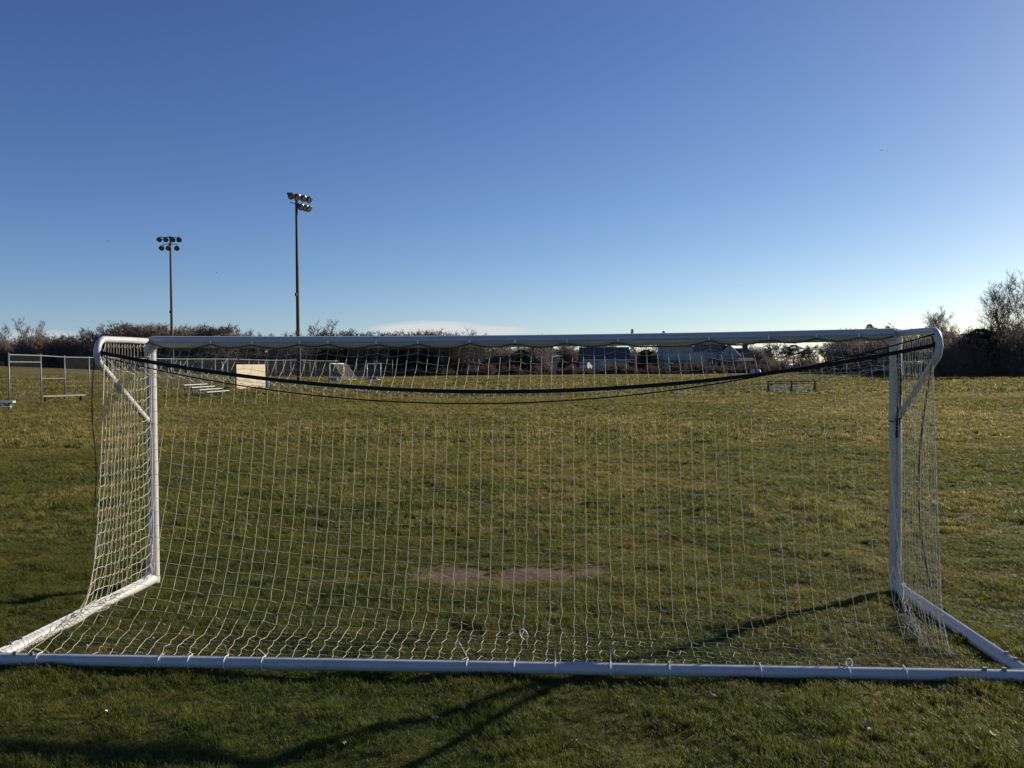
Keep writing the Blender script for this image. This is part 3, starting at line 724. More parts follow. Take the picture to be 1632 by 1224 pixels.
def team_bench():
    x, y, z = at(1261.5, 65.5); root = empty('team_bench', (x, y, z), R(-8)); tag(root, 'long backed aluminium team bench with three dark supports on the field', 'bench')
    L = 3.75
    for k, (yy, zz, hh) in enumerate(((-.02, .80, .035), (.02, .66, .03), (.10, .47, .035), (.34, .45, .03), (.42, .45, .03), (.10, .26, .03), (.02, .15, .03))):
        m = MB(); m.box((0, yy, zz), (L, .14 if .4 < zz < .5 else .035, hh * 1.6)); m.build('plank' if k > 1 else 'back_rail', M['alu'] if k > 1 else M['darkmetal'], root)
    for xx in (-1.72, 0, 1.72):
        m = MB(); m.sweep([(-.05, 0), (.55, 0), (.52, .10), (.22, .18), (.16, .43), (.5, .43), (.5, .47), (.06, .47), (.0, .84), (-.06, .84)], [(xx - .06, 0, 0), (xx + .06, 0, 0)], (0, 1, 0), (0, 0, 1))
        m.build('support', M['darkmetal'], root)
team_bench()

# ------------------------------------------------------------------ far goals
def far_goal(px, d, rz, label, depth=1.9, H=2.44, W=6.4, ppx=None):
    x, y, z = at(px, d); root = empty('soccer_goal', (x, y, z), rz); tag(root, label, 'soccer goal', 'goals at the far side')
    # front plane local x 0..W, back at +y
    for xx in (0, W):
        m = MB(); m.tube([(xx, 0, -.02), (xx, 0, H)], .062, 10); m.build('post', M['freshwhite'], root, True)
        m = MB(); m.tube([(xx, 0, .05), (xx, depth, .05)], .045, 8); m.build('side_ground_bar', M['freshwhite'], root, True)
        m = MB(); m.tube([(xx, 0, H), (xx, .6, H - .05), (xx, depth, .06)], .018, 6); m.build('back_stay', M['steel'], root, True)
        m = MB()
        m.add([(xx, .05, .08), (xx, depth, .08), (xx, .6, H - .06), (xx, .05, H - .05)], [(0, 1, 2, 3)]); m.build('side_net', M['farnet'], root)
    m = MB(); m.tube([(-.06, 0, H), (W + .06, 0, H)], .062, 10); m.build('crossbar', M['freshwhite'], root, True)
    m = MB(); m.tube([(0, depth, .05), (W, depth, .05)], .05, 8); m.build('back_ground_bar', M['freshwhite'], root, True)
    m = MB(); m.add([(0, .05, H), (W, .05, H), (W, .6, H - .08), (0, .6, H - .08), (W, depth, .08), (0, depth, .08)], [(0, 1, 2, 3), (3, 2, 4, 5)]); m.build('back_net', M['farnet'], root)
    return root
far_goal(548, 130, R(263), 'far white goal whose slanting net leans towards the other far goal', 2.2)
g2 = far_goal(607, 130, R(118), 'far white goal seen through the net with a blue mat in its mouth', 2.2)
far_goal(1440, 107, R(8), 'small far goal standing alone before the dark wood edge', 1.7, 2.1, 2.4)
for px, d, lab in ((531, 122.5, 'flat blue crate lying beside the far goal with the slanting net'), (594, 127, 'flat blue crate lying in the mouth of the far goal with open frame')):
    x, y, z = at(px, d); m = MB(); m.box((0, 0, .22), (1.3, .8, .42), None, .94); m.box((0, 0, .45), (1.32, .84, .05)); m.box((0, -.41, .28), (.9, .03, .12))
    o = m.build('equipment_crate', M['blue'], None, False, (x, y, z)); tag(o, lab, 'crate')

# ------------------------------------------------------------------ trees
def grow(seed, h, spread, limbs, lv, trunk_r, start=.25, upw=.5, sub=(6, 5, 3), tw=.018, wander=.16):
    """bare tree: returns (trunk MB, crown MB)"""
    g = np.random.default_rng(seed); T = MB(); C = MB()
    def branch(p, d, L, r, n, up_):
        pts = [p]; d = d / np.linalg.norm(d)
        for i in range(n):
            d = d + g.normal(0, wander, 3) + np.array([0, 0, up_ * .12]); d /= np.linalg.norm(d)
            pts.append(pts[-1] + d * L / n)
        return np.array(pts)
    trunk = branch(np.array([0, 0, -.2]), np.array([g.normal(0, .04), g.normal(0, .04), 1]), h * .86, trunk_r, 8, .5)
    T.tube(trunk, np.linspace(trunk_r, trunk_r * .22, 9), 7)
    def along(pts, t):
        q = t * (len(pts) - 1); i = min(int(q), len(pts) - 2); return pts[i] + (pts[i + 1] - pts[i]) * (q - i), pts[i + 1] - pts[i]
    def rec(pts, r, L, level):
        n = sub[level] if level < len(sub) else 0
        if n == 0: return
        for k in range(n):
            t = g.uniform(.25, 1.0); p, dd = along(pts, t); dd = dd / np.linalg.norm(dd)
            s = g.normal(0, 1, 3); s -= dd * (s @ dd); s /= np.linalg.norm(s) + 1e-9
            d = dd * g.uniform(.5, 1.0) + s * g.uniform(.5, 1.0) + np.array([0, 0, upw * .35])
            l2 = L * g.uniform(.38, .66); r2 = max(r * .52, tw * .55)
            q = branch(p, d, l2, r2, 4 if level < 1 else 3, upw)
            (T if level < 0 else C).tube(q, np.linspace(r2, max(r2 * .4, tw * .35), len(q)), 4 if level < 1 else 3, False)
            rec(q, r2, l2, level + 1)
    for k in range(limbs):
        t = start + (1 - start) * (k + g.uniform(0, 1)) / limbs; t = min(t, .99)
        p, dd = along(trunk, t); a = k * 2.4 + g.uniform(-.5, .5)
        e = upw + g.uniform(-.1, .5) + .5 * t
        d = np.array([math.cos(a), math.sin(a), e]); L = spread * (1.15 - .55 * t) * g.uniform(.75, 1.2)
        r = trunk_r * (1 - .75 * t) * .55
        q = branch(p, d, L, r, 5, upw); T.tube(q, np.linspace(r, r * .3, len(q)), 5, False)
        rec(q, r * .6, L, 0)
    rec(trunk[5:], trunk_r * .2, h * .3, 0)
    return T, C
def tree_meshes(seed, bark, twig, **k):
    T, C = grow(seed, **k); a = T.mesh('trunk'); b = C.mesh('crown'); a.materials.append(M[bark]); b.materials.append(M[twig]); return a, b
TM = dict(
    oak=[tree_meshes(s, 'bark', 'twig', h=9, spread=4.2, limbs=9, lv=3, trunk_r=.22, start=.25, upw=.45, sub=(6, 6, 4), tw=.055) for s in (1, 2, 3)],
    round=[tree_meshes(s, 'bark', 'twig', h=8, spread=3.4, limbs=11, lv=3, trunk_r=.18, start=.18, upw=.6, sub=(7, 6, 4), tw=.050) for s in (4, 5)],
    fan=[tree_meshes(6, 'palebark', 'palebark', h=6, spread=6.5, limbs=16, lv=3, trunk_r=.25, start=.12, upw=.75, sub=(6, 5, 4), tw=.055, wander=.09)],
    sparse=[tree_meshes(s, 'palebark', 'twig', h=10, spread=3.6, limbs=8, lv=3, trunk_r=.2, start=.3, upw=.65, sub=(5, 4, 3), tw=.045) for s in (8, 9)],
    tall=[tree_meshes(s, 'bark', 'twig', h=15, spread=6.2, limbs=14, lv=3, trunk_r=.30, start=.2, upw=.85, sub=(7, 6, 5), tw=.034, wander=.12) for s in (10, 11)],
    slim=[tree_meshes(12, 'palebark', 'palebark', h=12, spread=4.2, limbs=14, lv=3, trunk_r=.15, start=.4, upw=.8, sub=(6, 5, 4), tw=.032, wander=.055)],
)
cnt = [0]
def tree(kind, px, d, top_y, label, group=None, name='bare_tree', var=None, wid=1.0):
    x, y, z = at(px, d)
    i = cnt[0] if var is None else var; cnt[0] += 1
    ms = TM[kind][i % len(TM[kind])]
    root = empty(name, (x, y, z), random.uniform(0, 6.28)); tag(root, label, 'tree', group)
    hor = 584.5 - (px - 816) * math.tan(ROLL)
    want = H_CAM + (hor - top_y) / FPX * d - z
    zmax = max(max(v.co.z for v in ms[1].vertices), 1) if not hasattr(tree, 'c%s%d' % (kind, i % len(TM[kind]))) else 0
    key = (kind, i % len(TM[kind]))
    if key not in HMAX: HMAX[key] = max(np.array([v.co.z for v in ms[1].vertices]).max(), 1)
    s = want / HMAX[key]; root.scale = (s * wid, s * wid, s)
    link_mesh('trunk', ms[0], root); link_mesh('crown', ms[1], root)
    return root
HMAX = {}
# wood on the rise at the far side
for px, ty, k in ((36, 505, 'sparse'), (14, 512, 'sparse'), (58, 509, 'sparse')):
    tree(k, px, 236, ty, 'thin pale bare tree rising above the low wood behind the fence gate', 'thin trees above the low wood', wid=.8)
for px, ty in ((72, 533), (104, 532), (132, 529), (178, 519), (214, 514), (231, 513), (249, 515), (266, 514), (282, 516), (300, 517), (318, 518), (333, 519), (347, 520), (364, 522), (380, 527), (150, 524), (168, 520), (188, 512), (205, 513), (222, 510), (240, 512), (257, 514), (292, 514), (310, 514), (325, 516), (340, 515), (355, 516), (372, 522), (118, 531), (90, 531), (-8, 528), (-40, 520)):
    tree('round' if px % 2 else 'oak', px, 222 + random.uniform(-6, 10), ty, 'bare brown tree in the wood behind the slender floodlight pole', 'trees of the wood on the rise', wid=1.25)
for px, ty in ((392, 530), (412, 522), (430, 528), (447, 527)):
    tree('round', px, 205, ty, 'small bare tree over the end of the wood, between both floodlight poles', 'small trees between the floodlight poles')
tree('sparse', 498, 188, 508, 'forked bare tree with open crown beside the brown floodlight pole', 'taller open trees beside the brown pole', wid=1.0)
tree('sparse', 517, 190, 507, 'forked bare tree with open crown beside the brown floodlight pole', 'taller open trees beside the brown pole', wid=1.0)
for px, ty in ((486, 528), (532, 523), (547, 523), (556, 524), (571, 527), (584, 528), (599, 525), (620, 528), (637, 527), (648, 525), (661, 524), (669, 521), (684, 525), (694, 527), (706, 529), (722, 529), (735, 530)):
    tree('round' if px % 3 else 'oak', px, 192 + random.uniform(-4, 8), ty, 'small rounded bare tree whose top shows above the crossbar against the pale cloud', 'rounded bare trees above the crossbar', wid=1.4)
tree('fan', 757, 186, 519, 'pale fan shaped bare tree spreading above the crossbar', wid=1.5)
for px, ty in ((800, 540), (830, 543), (858, 541), (905, 545), (1035, 541), (1120, 548), (1228, 544), (1252, 546), (1290, 548), (1318, 543), (1345, 540), (1370, 536)):
    tree('oak' if px % 2 else 'round', px, 214 + random.uniform(-4, 12), ty, 'bare tree among the houses behind the crossbar', 'bare trees among the houses', wid=1.15)
tree('slim', 1499, 138, 484, 'slender pale bare tree standing above the low wood beside the goal corner')
tree('sparse', 1478, 142, 506, 'small twiggy bare tree next to the slender pale tree', wid=.9)
tree('tall', 1604, 118, 446, 'tall many branched bare tree with its whole crown against the sky', var=0, wid=1.0)
tree('tall', 1646, 113, 428, 'tallest bare tree, its crown partly cut off by the picture edge', var=1, wid=1.15)
for px, ty in ((1518, 526), (1531, 522), (1549, 519), (1566, 517), (1580, 522), (1592, 524), (1618, 520), (1508, 535), (1660, 515)):
    tree('round' if px % 2 else 'oak', px, 124 + random.uniform(-4, 8), ty, 'dark bare tree in the dense low wood beneath the tall trees', 'trees of the low dense wood', wid=1.2)

# evergreens: trunk plus many needle sprays
def conifer(seed, h, rad, rounded=False, n=2200):
    g = np.random.default_rng(seed); T = MB(); T.tube([(0, 0, -.2), (0, 0, h * .5), (0, 0, h * .9)], [h * .02, h * .014, .03], 6)
    v = []; f = []
    for i in range(n):
        t = g.uniform(.06, 1) ** .7; z = h * t
        rr = rad * (.05 + .95 * (1 - t) ** .7 if not rounded else math.sqrt(max(0, 1 - (2 * t - .85) ** 2 / 1.45)))
        rr *= g.uniform(.35, 1.08) * (.8 + .35 * math.sin(t * 40 + seed)); a = g.uniform(0, 6.283)
        c = np.array([rr * math.cos(a), rr * math.sin(a), z - .12 * rr]); o = np.array([math.cos(a), math.sin(a), g.uniform(-.35, .25)]); o /= np.linalg.norm(o)
        s = np.cross(o, (0, 0, 1)); s /= np.linalg.norm(s) + 1e-9; s = s * g.uniform(.6, 1) + np.array([0, 0, g.uniform(-.5, .5)])
        L = h * .05 * g.uniform(.6, 1.3) * (.55 + .45 * (1 - t if not rounded else 1)); W_ = L * .35; k = len(v)
        v += [c - o * L * .4, c + s * W_, c + o * L, c - s * W_]; f += [(k, k + 1, k + 2, k + 3)]
    C = MB(); C.add(v, f); a = T.mesh('trunk'); b = C.mesh('crown'); a.materials.append(M['bark']); b.materials.append(M['needles']); return a, b
CM = [conifer(1, 10, 2.2), conifer(2, 10, 2.9), conifer(3, 8, 3.2, True, 3600)]
def evergreen(kind, px, d, top_y, label, group=None, wid=1.0):
    x, y, z = at(px, d); root = empty('evergreen_tree', (x, y, z), random.uniform(0, 6.28)); tag(root, label, 'tree', group)
    hor = 584.5 - (px - 816) * math.tan(ROLL); want = H_CAM + (hor - top_y) / FPX * d - z
    s = want / (10.2 if kind < 2 else 8.3); root.scale = (s * wid, s * wid, s)
    link_mesh('trunk', CM[kind][0], root); link_mesh('crown', CM[kind][1], root)
evergreen(0, 1008, 228, 523, 'narrow dark conifer whose single tip pokes above the crossbar beyond the low building', None, .62)
evergreen(1, 1058, 232, 526, 'broad topped dark conifer just above the crossbar behind the pale house', None, .7)
evergreen(1, 1386, 190, 515, 'larger of the dark spruces above the crossbar end', None, 1.2)
evergreen(0, 1396, 195, 521, 'smaller dark spruce leaning against the larger spruce over the crossbar end', None, 1.1)
evergreen(1, 1415, 200, 518, 'dark spruce top nearest the goal post top', None, 1.0)
for k, (px, d, ty) in enumerate(((552, 186, 556), (680, 190, 556), (832, 196, 556), (880, 216, 552), (1030, 206, 556), (1078, 184, 576), (1100, 182, 573), (1265, 205, 548), (1285, 208, 556), (1345, 180, 570), (520, 188, 556), (640, 192, 556))):
    evergreen(2 if k % 3 else 1, px, d, ty, 'dark evergreen standing in the hedge line beyond the far edge of the field', 'dark evergreens in the hedge line', 1.3)
evergreen(2, 1562, 119, 521, 'broad dark evergreen with flat top in the low dense wood', None, 1.25)

# brush: bushes of fine twigs massed along the wood edge
def shrub(seed, mat, n=70, leaf=420, h=1.0, ls=.09):
    """bare bush: many stems of uneven height with twigs gathered round their upper parts"""
    g = np.random.default_rng(seed); m = MB(); tips = []
    for i in range(n):
        a = g.uniform(0, 6.283); l = g.uniform(.05, .85); p0 = np.array([g.normal(0, .14), g.normal(0, .14), -.02])
        top = h * g.uniform(.35, 1.15) * (1.05 - .4 * l)
        p2 = np.array([math.cos(a) * l * .7, math.sin(a) * l * .7, top]); p1 = (p0 + p2) / 2 + g.normal(0, .06, 3)
        m.tube([p0, p1, p2], [.015, .009, .004], 3, False); tips.append((p1, p2))
    v = []; f = []
    for i in range(leaf):
        p1, p2 = tips[g.integers(0, n)]; t = g.uniform(-.9, 1.05); c = p1 + (p2 - p1) * t + g.normal(0, .045, 3); c[2] = max(c[2], .01)
        o = (p2 - p1) / np.linalg.norm(p2 - p1) + g.normal(0, .55, 3); o /= np.linalg.norm(o); s_ = np.cross(o, g.normal(0, 1, 3)); s_ /= np.linalg.norm(s_) + 1e-9
        L = ls * g.uniform(.5, 1.4); k = len(v); v += [c - o * L, c + s_ * L * .16, c + o * L, c - s_ * L * .16]; f += [(k, k + 1, k + 2, k + 3)]
    m.add(v, f); me = m.mesh('bush'); me.materials.append(M[mat]); return me
SH = [shrub(k, 'brush', 130, 4200, ls=.055) for k in range(4)]; SR = [shrub(10 + k, 'redbrush', 200, 1600, ls=.07) for k in range(3)]
def brush(name, spans, protos, label, seed):
    """spans: (px0, px1, d0, d1, top height metres0, 1, count)"""
    g = np.random.default_rng(seed); P = []; Sc = []; Ro = []
    for px0, px1, d0, d1, h0, h1, n in spans:
        t = g.uniform(0, 1, n); px = px0 + (px1 - px0) * t; d = g.uniform(d0, d1, n); hh = (h0 + (h1 - h0) * t) * g.uniform(.4 if name == 'undergrowth' else .2, 1.12, n)
        hh = hh * (.86 + .36 * vnoise(px / 13.0, d / 9.0, 40 + seed))
        x = (px - 816) / FPX * d; P.append(np.stack([x, d, ground_z(x, d)], -1))
        wd_ = hh * g.uniform(.7, 1.1, n); Sc.append(np.stack([wd_, wd_, hh], -1))
        Ro.append(np.stack([np.zeros(n), np.zeros(n), g.uniform(0, 6.28, n)], -1))
    P = np.concatenate(P); scatter(name, P, np.concatenate(Ro), np.concatenate(Sc), g.integers(0, len(protos), len(P)), protos, label, 'brush')
brush('undergrowth', [(-150, 150, 216, 250, 7.2, 7.2, 260), (150, 215, 216, 250, 6.6, 7.4, 90), (215, 370, 214, 250, 7.4, 7.2, 200), (370, 450, 205, 235, 6.5, 5.4, 90)],
      SH, 'dense brown leafless wood along the rise behind the fence', 1)
brush('undergrowth', [(440, 780, 194, 222, 7.4, 6.8, 400), (780, 870, 194, 222, 6.0, 6.0, 120), (860, 1060, 218, 240, 6.6, 6.2, 280)], SH, 'dark leafless thicket behind the far edge of the field', 2)
brush('undergrowth', [(1040, 1140, 222, 240, 6.2, 5.6, 150), (1140, 1230, 222, 240, 5.5, 5, 60), (1210, 1345, 188, 215, 2.9, 2.9, 170), (1335, 1460, 150, 185, 7.2, 6.2, 190)], SH, 'dark bushes beside and beyond the houses', 3)
brush('undergrowth', [(1425, 1500, 119, 145, 5.0, 5.8, 140), (1490, 1800, 116, 150, 6.2, 7.2, 420)], SH, 'dense low wood at the foot of the tall bare trees', 4)
brush('weeds', [(600, 1060, 183, 192, 2.3, 1.7, 420), (430, 620, 184, 194, 2.0, 2.4, 110), (1040, 1240, 176, 190, 2.0, 1.9, 200), (1320, 1440, 138, 150, 2.6, 2.4, 160), (1440, 1700, 114, 118, 1.2, 1.3, 160), (-100, 430, 208, 215, 1.2, 1.4, 180)],
      SR, 'russet weeds and brambles edging the far side of the field', 5)

# ------------------------------------------------------------------ houses
def gable(m, x0, x1, y0, y1, z0, z1, axis='x', over=.35, th=.18):
    """solid gable roof, ridge along axis"""
    if axis == 'x':
        ym = (y0 + y1) / 2; v = [(x0 - over, y0 - over, z0), (x1 + over, y0 - over, z0), (x1 + over, ym, z1), (x0 - over, ym, z1), (x0 - over, y1 + over, z0), (x1 + over, y1 + over, z0)]
        f = [(0, 1, 2, 3), (3, 2, 5, 4), (0, 3, 4), (1, 5, 2), (0, 4, 5, 1)]
    else:
        xm = (x0 + x1) / 2; v = [(x0 - over, y0 - over, z0), (x0 - over, y1 + over, z0), (xm, y1 + over, z1), (xm, y0 - over, z1), (x1 + over, y0 - over, z0), (x1 + over, y1 + over, z0)]
        f = [(0, 3, 2, 1), (3, 4, 5, 2), (0, 4, 3), (1, 2, 5), (0, 1, 5, 4)]
    m.add(v, f)
def window(parent, x, y, z, w_, h_, wallmat='whitewall'):
    m = MB(); t = .07
    for c, d in (((x, y - .03, z + h_ / 2), (w_ + t * 2, .08, t)), ((x, y - .03, z - h_ / 2), (w_ + t * 2, .10, t)), ((x - w_ / 2, y - .032, z), (t, .08, h_)), ((x + w_ / 2, y - .032, z), (t, .08, h_)), ((x, y - .025, z), (w_, .05, .04))): m.box(c, d)
    fr = m.build('window', M[wallmat], parent); p = MB(); p.box((x, y - .006, z), (w_, .02, h_)); p.build('pane', M['glass'], fr)
def house_a():
    x, y, z = at(1081, 203); r = empty('house', (x, y, z)); tag(r, 'two storey pale blue grey house with rows of small windows', 'house')
    m = MB(); m.box((0, 4, 1.5), (6.4, 7.4, 3.0)); m.box((0, 3.8, 4.6), (7.0, 8.2, 3.2)); m.build('wall', M['siding'], r)
    m = MB(); gable(m, -3.5, 3.5, -.3, 7.9, 6.2, 7.7, 'x', .4); m.build('roof', M['tanroof'], r)
    for xx in (-2.55, -2.05, -1.55, 1.35, 1.9, 2.45): window(r, xx, -.31, 5.0, .38, .75)
    for xx in (-2.4, -1.2, .4, 1.8): 
        m = MB(); m.box((xx, -1.4, 1.5), (.16, .16, 3.0)); m.build('porch_post', M['whitewall'], r)
    for xx in (-1.8, 1.0): window(r, xx, .29, 1.6, .9, 1.6)
    m = MB(); m.box((0, -.8, 3.05), (6.6, 1.6, .14)); m.build('porch_deck', M['siding'], r)
def house_b():
    x, y, z = at(1152, 208); r = empty('house', (x, y, z)); tag(r, 'wide dark roofed house with central gable and long porch', 'house')
    m = MB(); m.box((0, 5, 1.5), (14.5, 8, 3.0)); m.box((-3.2, 5, 4.0), (8, 8, 2.0)); m.build('wall', M['siding'], r)
    m = MB(); gable(m, -7.2, 1.2, 1, 9, 5.0, 7.9, 'x', .3); gable(m, 1.3, 7.3, 1, 9, 3.0, 5.9, 'x', .3); m.build('roof', M['shingle'], r)
    m = MB(); gable(m, -.9, 3.9, -.6, 5, 3.9, 6.6, 'y', .25); m.build('gable_roof', M['shingle'], r)
    m = MB(); m.add([(-.95, -.88, 3.92), (3.95, -.88, 3.92), (1.5, -.88, 6.35)], [(0, 1, 2)]); m.box((1.5, 1.5, 3.45), (4.6, 4, .9)); m.build('gable_wall', M['siding'], r)
    for s in (-1, 1):
        m = MB(); m.tube([(1.5 + s * 2.7, -.93, 3.85), (1.5, -.93, 6.58)], .10, 4); m.build('gable_trim', M['whitewall'], r)
    m = MB(); m.add([(-3.6, -1.8, 2.7), (7.6, -1.8, 2.7), (7.6, 1.2, 3.5), (-3.6, 1.2, 3.5), (-3.6, -1.8, 2.55), (7.6, -1.8, 2.55), (7.6, 1.2, 3.3), (-3.6, 1.2, 3.3)], [(0, 1, 2, 3), (4, 7, 6, 5), (0, 4, 5, 1), (1, 5, 6, 2), (3, 2, 6, 7), (0, 3, 7, 4)]); m.build('porch_roof', M['shingle'], r)
    for xx in np.linspace(-3.4, 7.4, 9):
        m = MB(); m.box((xx, -1.7, 1.3), (.16, .16, 2.6)); m.build('porch_post', M['whitewall'], r)
    m = MB(); m.box((2, -1.72, 2.62), (11.2, .1, .2)); m.build('porch_fascia', M['whitewall'], r)
    for xx in (-2.2, -.6, 1.2, 3.0, 4.8, 6.4): window(r, xx, .99, 1.6, .8, 1.3)
    m = MB(); m.box((6.9, 5.5, 4.9), (1.2, .8, 3.4)); m.box((6.9, 5.5, 6.65), (1.4, 1.0, .2)); m.build('chimney', M['brick'], r)
    window(r, 1.5, -.89, 4.7, .7, .8)
def low_building():
    x, y, z = at(966, 204); r = empty('low_building', (x, y, z)); tag(r, 'long low building with dark blue roof and white fascia', 'building')
    m = MB(); m.box((0, 4, 1.6), (11, 7, 3.2)); m.build('wall', M['siding'], r)
    m = MB(); gable(m, -5.7, 5.7, .3, 7.7, 3.3, 6.3, 'x', .3); m.build('roof', M['shingle'], r)
    m = MB(); m.box((1.0, -.08, 3.22), (12.6, .12, .26)); m.build('fascia', M['whitewall'], r)
    m = MB(); m.box((-.2, .42, 2.4), (2.2, .12, 1.3)); m.build('white_panel', M['whitewall'], r); window(r, .1, .35, 2.45, .5, .7)
    for xx in (6.9, 7.15):
        m = MB(); m.box((xx, -.1, 1.6), (.16, .16, 3.2)); m.build('porch_post', M['whitewall'], r)
    m = MB(); m.box((6.3, 1.5, 3.3), (1.8, 3.4, .12)); m.build('porch_roof', M['whitewall'], r)
def shed():
    x, y, z = at(880, 199); r = empty('shed', (x, y, z), R(18)); tag(r, 'small pale blue shed with single pitched white roof', 'shed')
    m = MB(); v = [(-1.9, 0, 0), (1.2, 0, 0), (1.2, 2.6, 0), (-1.9, 2.6, 0), (-1.9, 0, 3.4), (1.2, 0, 3.9), (1.2, 2.6, 3.9), (-1.9, 2.6, 3.4)]
    m.add(v, [(0, 3, 2, 1), (4, 5, 6, 7), (0, 1, 5, 4), (1, 2, 6, 5), (2, 3, 7, 6), (3, 0, 4, 7)]); m.build('wall', M['siding'], r)
    m = MB(); v = [(-2.2, -.4, 3.38), (2.3, -.4, 4.1), (2.3, 3, 4.1), (-2.2, 3, 3.38), (-2.2, -.4, 3.6), (2.3, -.4, 4.32), (2.3, 3, 4.32), (-2.2, 3, 3.6)]
    m.add(v, [(0, 3, 2, 1), (4, 5, 6, 7), (0, 1, 5, 4), (1, 2, 6, 5), (2, 3, 7, 6), (3, 0, 4, 7)]); m.build('roof', M['whitewall'], r)
    m = MB(); m.box((-.4, -.04, 1.1), (.95, .06, 2.1)); d = m.build('door', M['whitewall'], r); m = MB(); m.tube([(-.05, -.07, 1.05), (-.05, -.12, 1.05)], .03, 6); m.build('handle', M['darkmetal'], d)
    x, y, z = at(851.5, 199); m = MB(); m.box((0, 0, 1.6), (.9, 1.4, 3.2)); m.add([(-.6, -.9, 3.2), (.6, -.9, 3.2), (.6, .9, 3.2), (-.6, .9, 3.2), (0, -.9, 3.55), (0, .9, 3.55)], [(0, 1, 4), (3, 5, 2), (0, 4, 5, 3), (1, 2, 5, 4), (0, 3, 2, 1)]); m.box((0, -.72, 1.1), (.6, .05, 1.9))
    o = m.build('privy_shed', M['siding'], None, False, (x, y, z)); tag(o, 'very narrow blue grey hut standing next to the pale blue shed', 'hut')
house_a(); house_b(); low_building(); shed()

def car():
    x, y, z = at(934, 196); r = empty('parked_car', (x, y, z + 1.0), R(70)); tag(r, 'white car parked on the rise behind the weeds before the low building', 'car')
    # side profile in x,z extruded in y with tumblehome
    prof = [(-2.2, .35), (2.2, .35), (2.25, .75), (2.15, .95), (1.2, 1.02), (.55, 1.55), (-1.5, 1.6), (-2.1, 1.05), (-2.25, .8)]
    m = MB(); n = len(prof); v = []
    for yy, s in ((-.9, 0), (-.86, 1), (.86, 1), (.9, 0)):
        v += [(a, yy if b < 1.1 else yy * .84, b) for a, b in prof]
    f = [(k * n + i, k * n + (i + 1) % n, (k + 1) * n + (i + 1) % n, (k + 1) * n + i) for k in range(3) for i in range(n)] + [tuple(range(n - 1, -1, -1)), tuple(3 * n + i for i in range(n))]
    m.add(v, f); m.build('body', M['carpaint'], r)
    for s in (-1, 1):
        m = MB(); m.add([(1.0, s * .80, 1.1), (.5, s * .775, 1.46), (-1.4, s * .775, 1.5), (-1.9, s * .80, 1.1)], [(0, 1, 2, 3)]); m.build('side_window', M['glass'], r)
        for xx in (-1.35, 1.35):
            m = MB(); m.tube([(xx, s * .70, .33), (xx, s * .92, .33)], .33, 14); wl = m.build('wheel', M['rubber'], r); q = MB(); q.tube([(xx, s * .90, .33), (xx, s * .935, .33)], .2, 10); q.build('rim', M['alu'], wl)
        m = MB(); m.box((2.2, s * .62, .78), (.1, .36, .16)); m.build('headlight', M['lens'], r)
    m = MB(); m.add([(1.16, -.72, 1.06), (1.16, .72, 1.06), (.60, .66, 1.52), (.60, -.66, 1.52)], [(0, 1, 2, 3)]); m.build('windscreen', M['glass'], r)
    m = MB(); m.add([(-2.09, -.7, 1.1), (-2.09, .7, 1.1), (-1.58, .64, 1.56), (-1.58, -.64, 1.56)], [(0, 3, 2, 1)]); m.build('rear_window', M['glass'], r)
car()
# earth the car stands on, blue tarpaulin and white tub by the wide house
x, y, z = at(934, 196); m = MB(); m.add([(-6, -3, -.3), (6, -3, -.3), (6, 5, -.3), (-6, 5, -.3), (-4.5, -1.8, 1.0), (4.5, -1.8, 1.0), (4.5, 3.5, 1.0), (-4.5, 3.5, 1.0)], [(0, 1, 5, 4), (1, 2, 6, 5), (2, 3, 7, 6), (3, 0, 4, 7), (4, 5, 6, 7)])
o = m.build('mound', M['ground'], None, False, (x, y, z)); tag(o, 'low earth bank under the parked white car', 'bank', kind='structure')
x, y, z = at(1208, 172); m = MB(); g = np.random.default_rng(4)
th = np.linspace(0, 2 * math.pi, 20, endpoint=False); v = [(0, 0, 1.25)] + [(.5 * math.cos(t), .4 * math.sin(t), 1.2 + g.normal(0, .06)) for t in th] + [(.75 * math.cos(t), .6 * math.sin(t), .5 + g.normal(0, .06)) for t in th] + [(.8 * math.cos(t), .65 * math.sin(t), 0) for t in th]
f = [(0, 1 + i, 1 + (i + 1) % 20) for i in range(20)] + [(1 + i, 21 + i, 21 + (i + 1) % 20, 1 + (i + 1) % 20) for i in range(20)] + [(21 + i, 41 + i, 41 + (i + 1) % 20, 21 + (i + 1) % 20) for i in range(20)]
v = [(a * .8, b * .8, c * .7) for a, b, c in v]; m.add(v, f); o = m.build('tarpaulin', M['blue'], None, True, (x, y, z)); tag(o, 'blue tarpaulin heaped over a pile beyond the goal net', 'tarpaulin')
x, y, z = at(1199, 168); m = MB(); m.tube([(0, 0, 0), (0, 0, .05), (0, 0, .75), (0, 0, .8)], [.3, .33, .42, .44], 12); m.tube([(0, 0, .8), (0, 0, .83)], [.40, .38], 12); o = m.build('tub', M['whitewall'], None, True, (x, y, z), 40); tag(o, 'white tub standing beside the blue tarpaulin', 'tub')

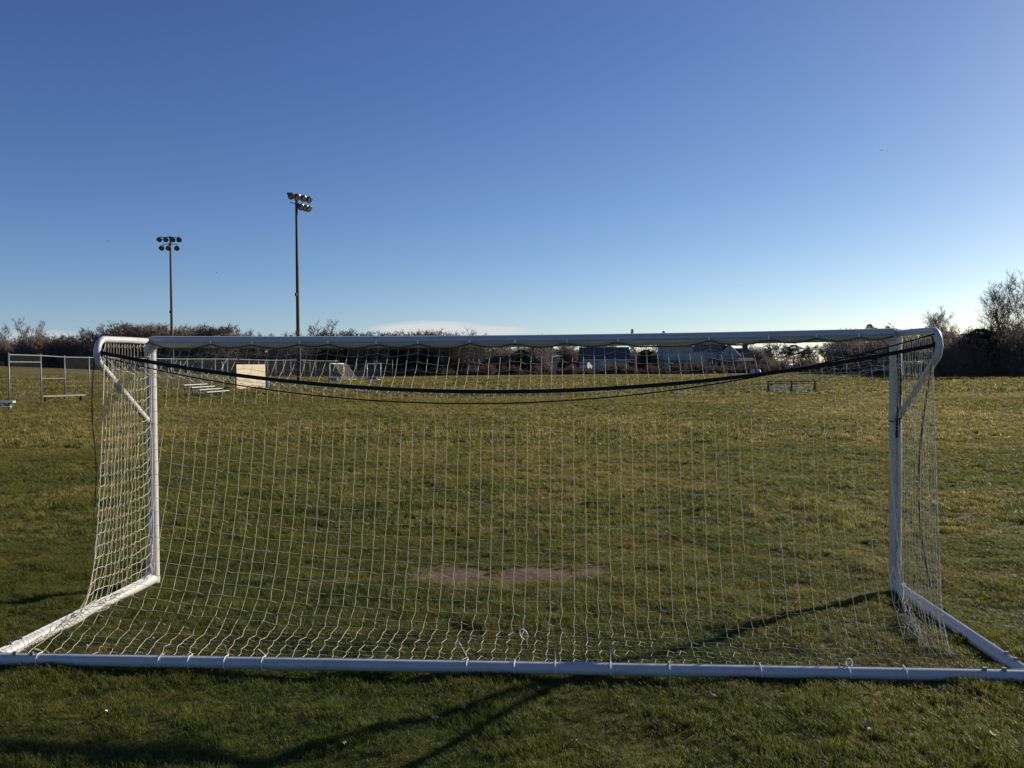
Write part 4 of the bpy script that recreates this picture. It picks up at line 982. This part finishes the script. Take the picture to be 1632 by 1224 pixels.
# ------------------------------------------------------------------ fallen leaves and birds
def leaf_mesh(seed, mat):
    g = np.random.default_rng(seed); n = 10; v = [(0, 0, .004)]
    for i in range(n):
        a = i / n * 6.283; q = (.032 if i % 2 == 0 else .018) * g.uniform(.8, 1.2); v.append((q * math.cos(a) * 1.3, q * math.sin(a), .010 * math.cos(2 * a) + .006))
    f = [(0, 1 + i, 1 + (i + 1) % n) for i in range(n)]; m = MB(); m.add(v, f); m.tube([(0, 0, .004), (-.05, 0, .002)], .0015, 3)
    me = m.mesh('fallen_leaf'); me.materials.append(M[mat]); return me
LM = [leaf_mesh(1, 'leaf'), leaf_mesh(2, 'paleleaf'), leaf_mesh(3, 'leaf')]
gl = np.random.default_rng(12)
for k, (x, y, dz) in enumerate(((-1.65, 4.85, .05), (-1.0, 4.95, .05), (-.5, 5.35, .05), (-.33, 5.52, .05), (.35, 4.98, .05), (1.3, 5.6, .05), (2.1, 5.05, .05), (-2.6, 5.4, .05), (-2.9, 6.9, .05), (-2.75, 8.7, .05), (2.4, 7.6, .05), (-1.2, 8.1, .05), (-3.3, 6.6, .05), (2.75, 4.9, .05))):
    o = link_mesh('fallen_leaf', LM[k % 3], None, (x, y, gz(x, y) + .035)); o.rotation_euler = (gl.uniform(-.5, .5), gl.uniform(-.5, .5), gl.uniform(0, 6.28))
    s = gl.uniform(.6, 1.0); o.scale = (s, s, s)
    tag(o, 'small dry fallen leaf lying in the short grass', 'leaf', 'fallen leaves in the grass')
bm_ = MB(); bm_.tube([(-.16, 0, 0), (-.08, 0, .01), (.02, 0, .01), (.12, 0, 0), (.2, 0, 0)], [.01, .035, .045, .03, .008], 6)
bm_.add([(.05, 0, .03), (-.07, 0, .03), (-.06, .22, .10), (.04, .22, .10), (-.08, .45, .04), (.05, 0, .02), (-.07, 0, .02), (-.06, -.22, .09), (.04, -.22, .09), (-.08, -.45, .03)], [(0, 1, 2, 3), (3, 2, 4), (5, 8, 7, 6), (8, 9, 7)])
bme = bm_.mesh('bird'); bme.materials.append(M['bird'])
for px, py, d, rz in ((345, 435, 190, 2.9), (1405, 240, 170, .5), (172, 385, 200, 1.2)):
    q = fw + (px - 816) / FPX * rt - (py - 612) / FPX * up; q = q / q[1] * d
    o = link_mesh('bird', bme, None, (q[0], q[1], q[2] + H_CAM)); o.rotation_euler = (0, .1, rz); tag(o, 'tiny dark bird flying in the clear blue sky', 'bird', 'birds in the sky')
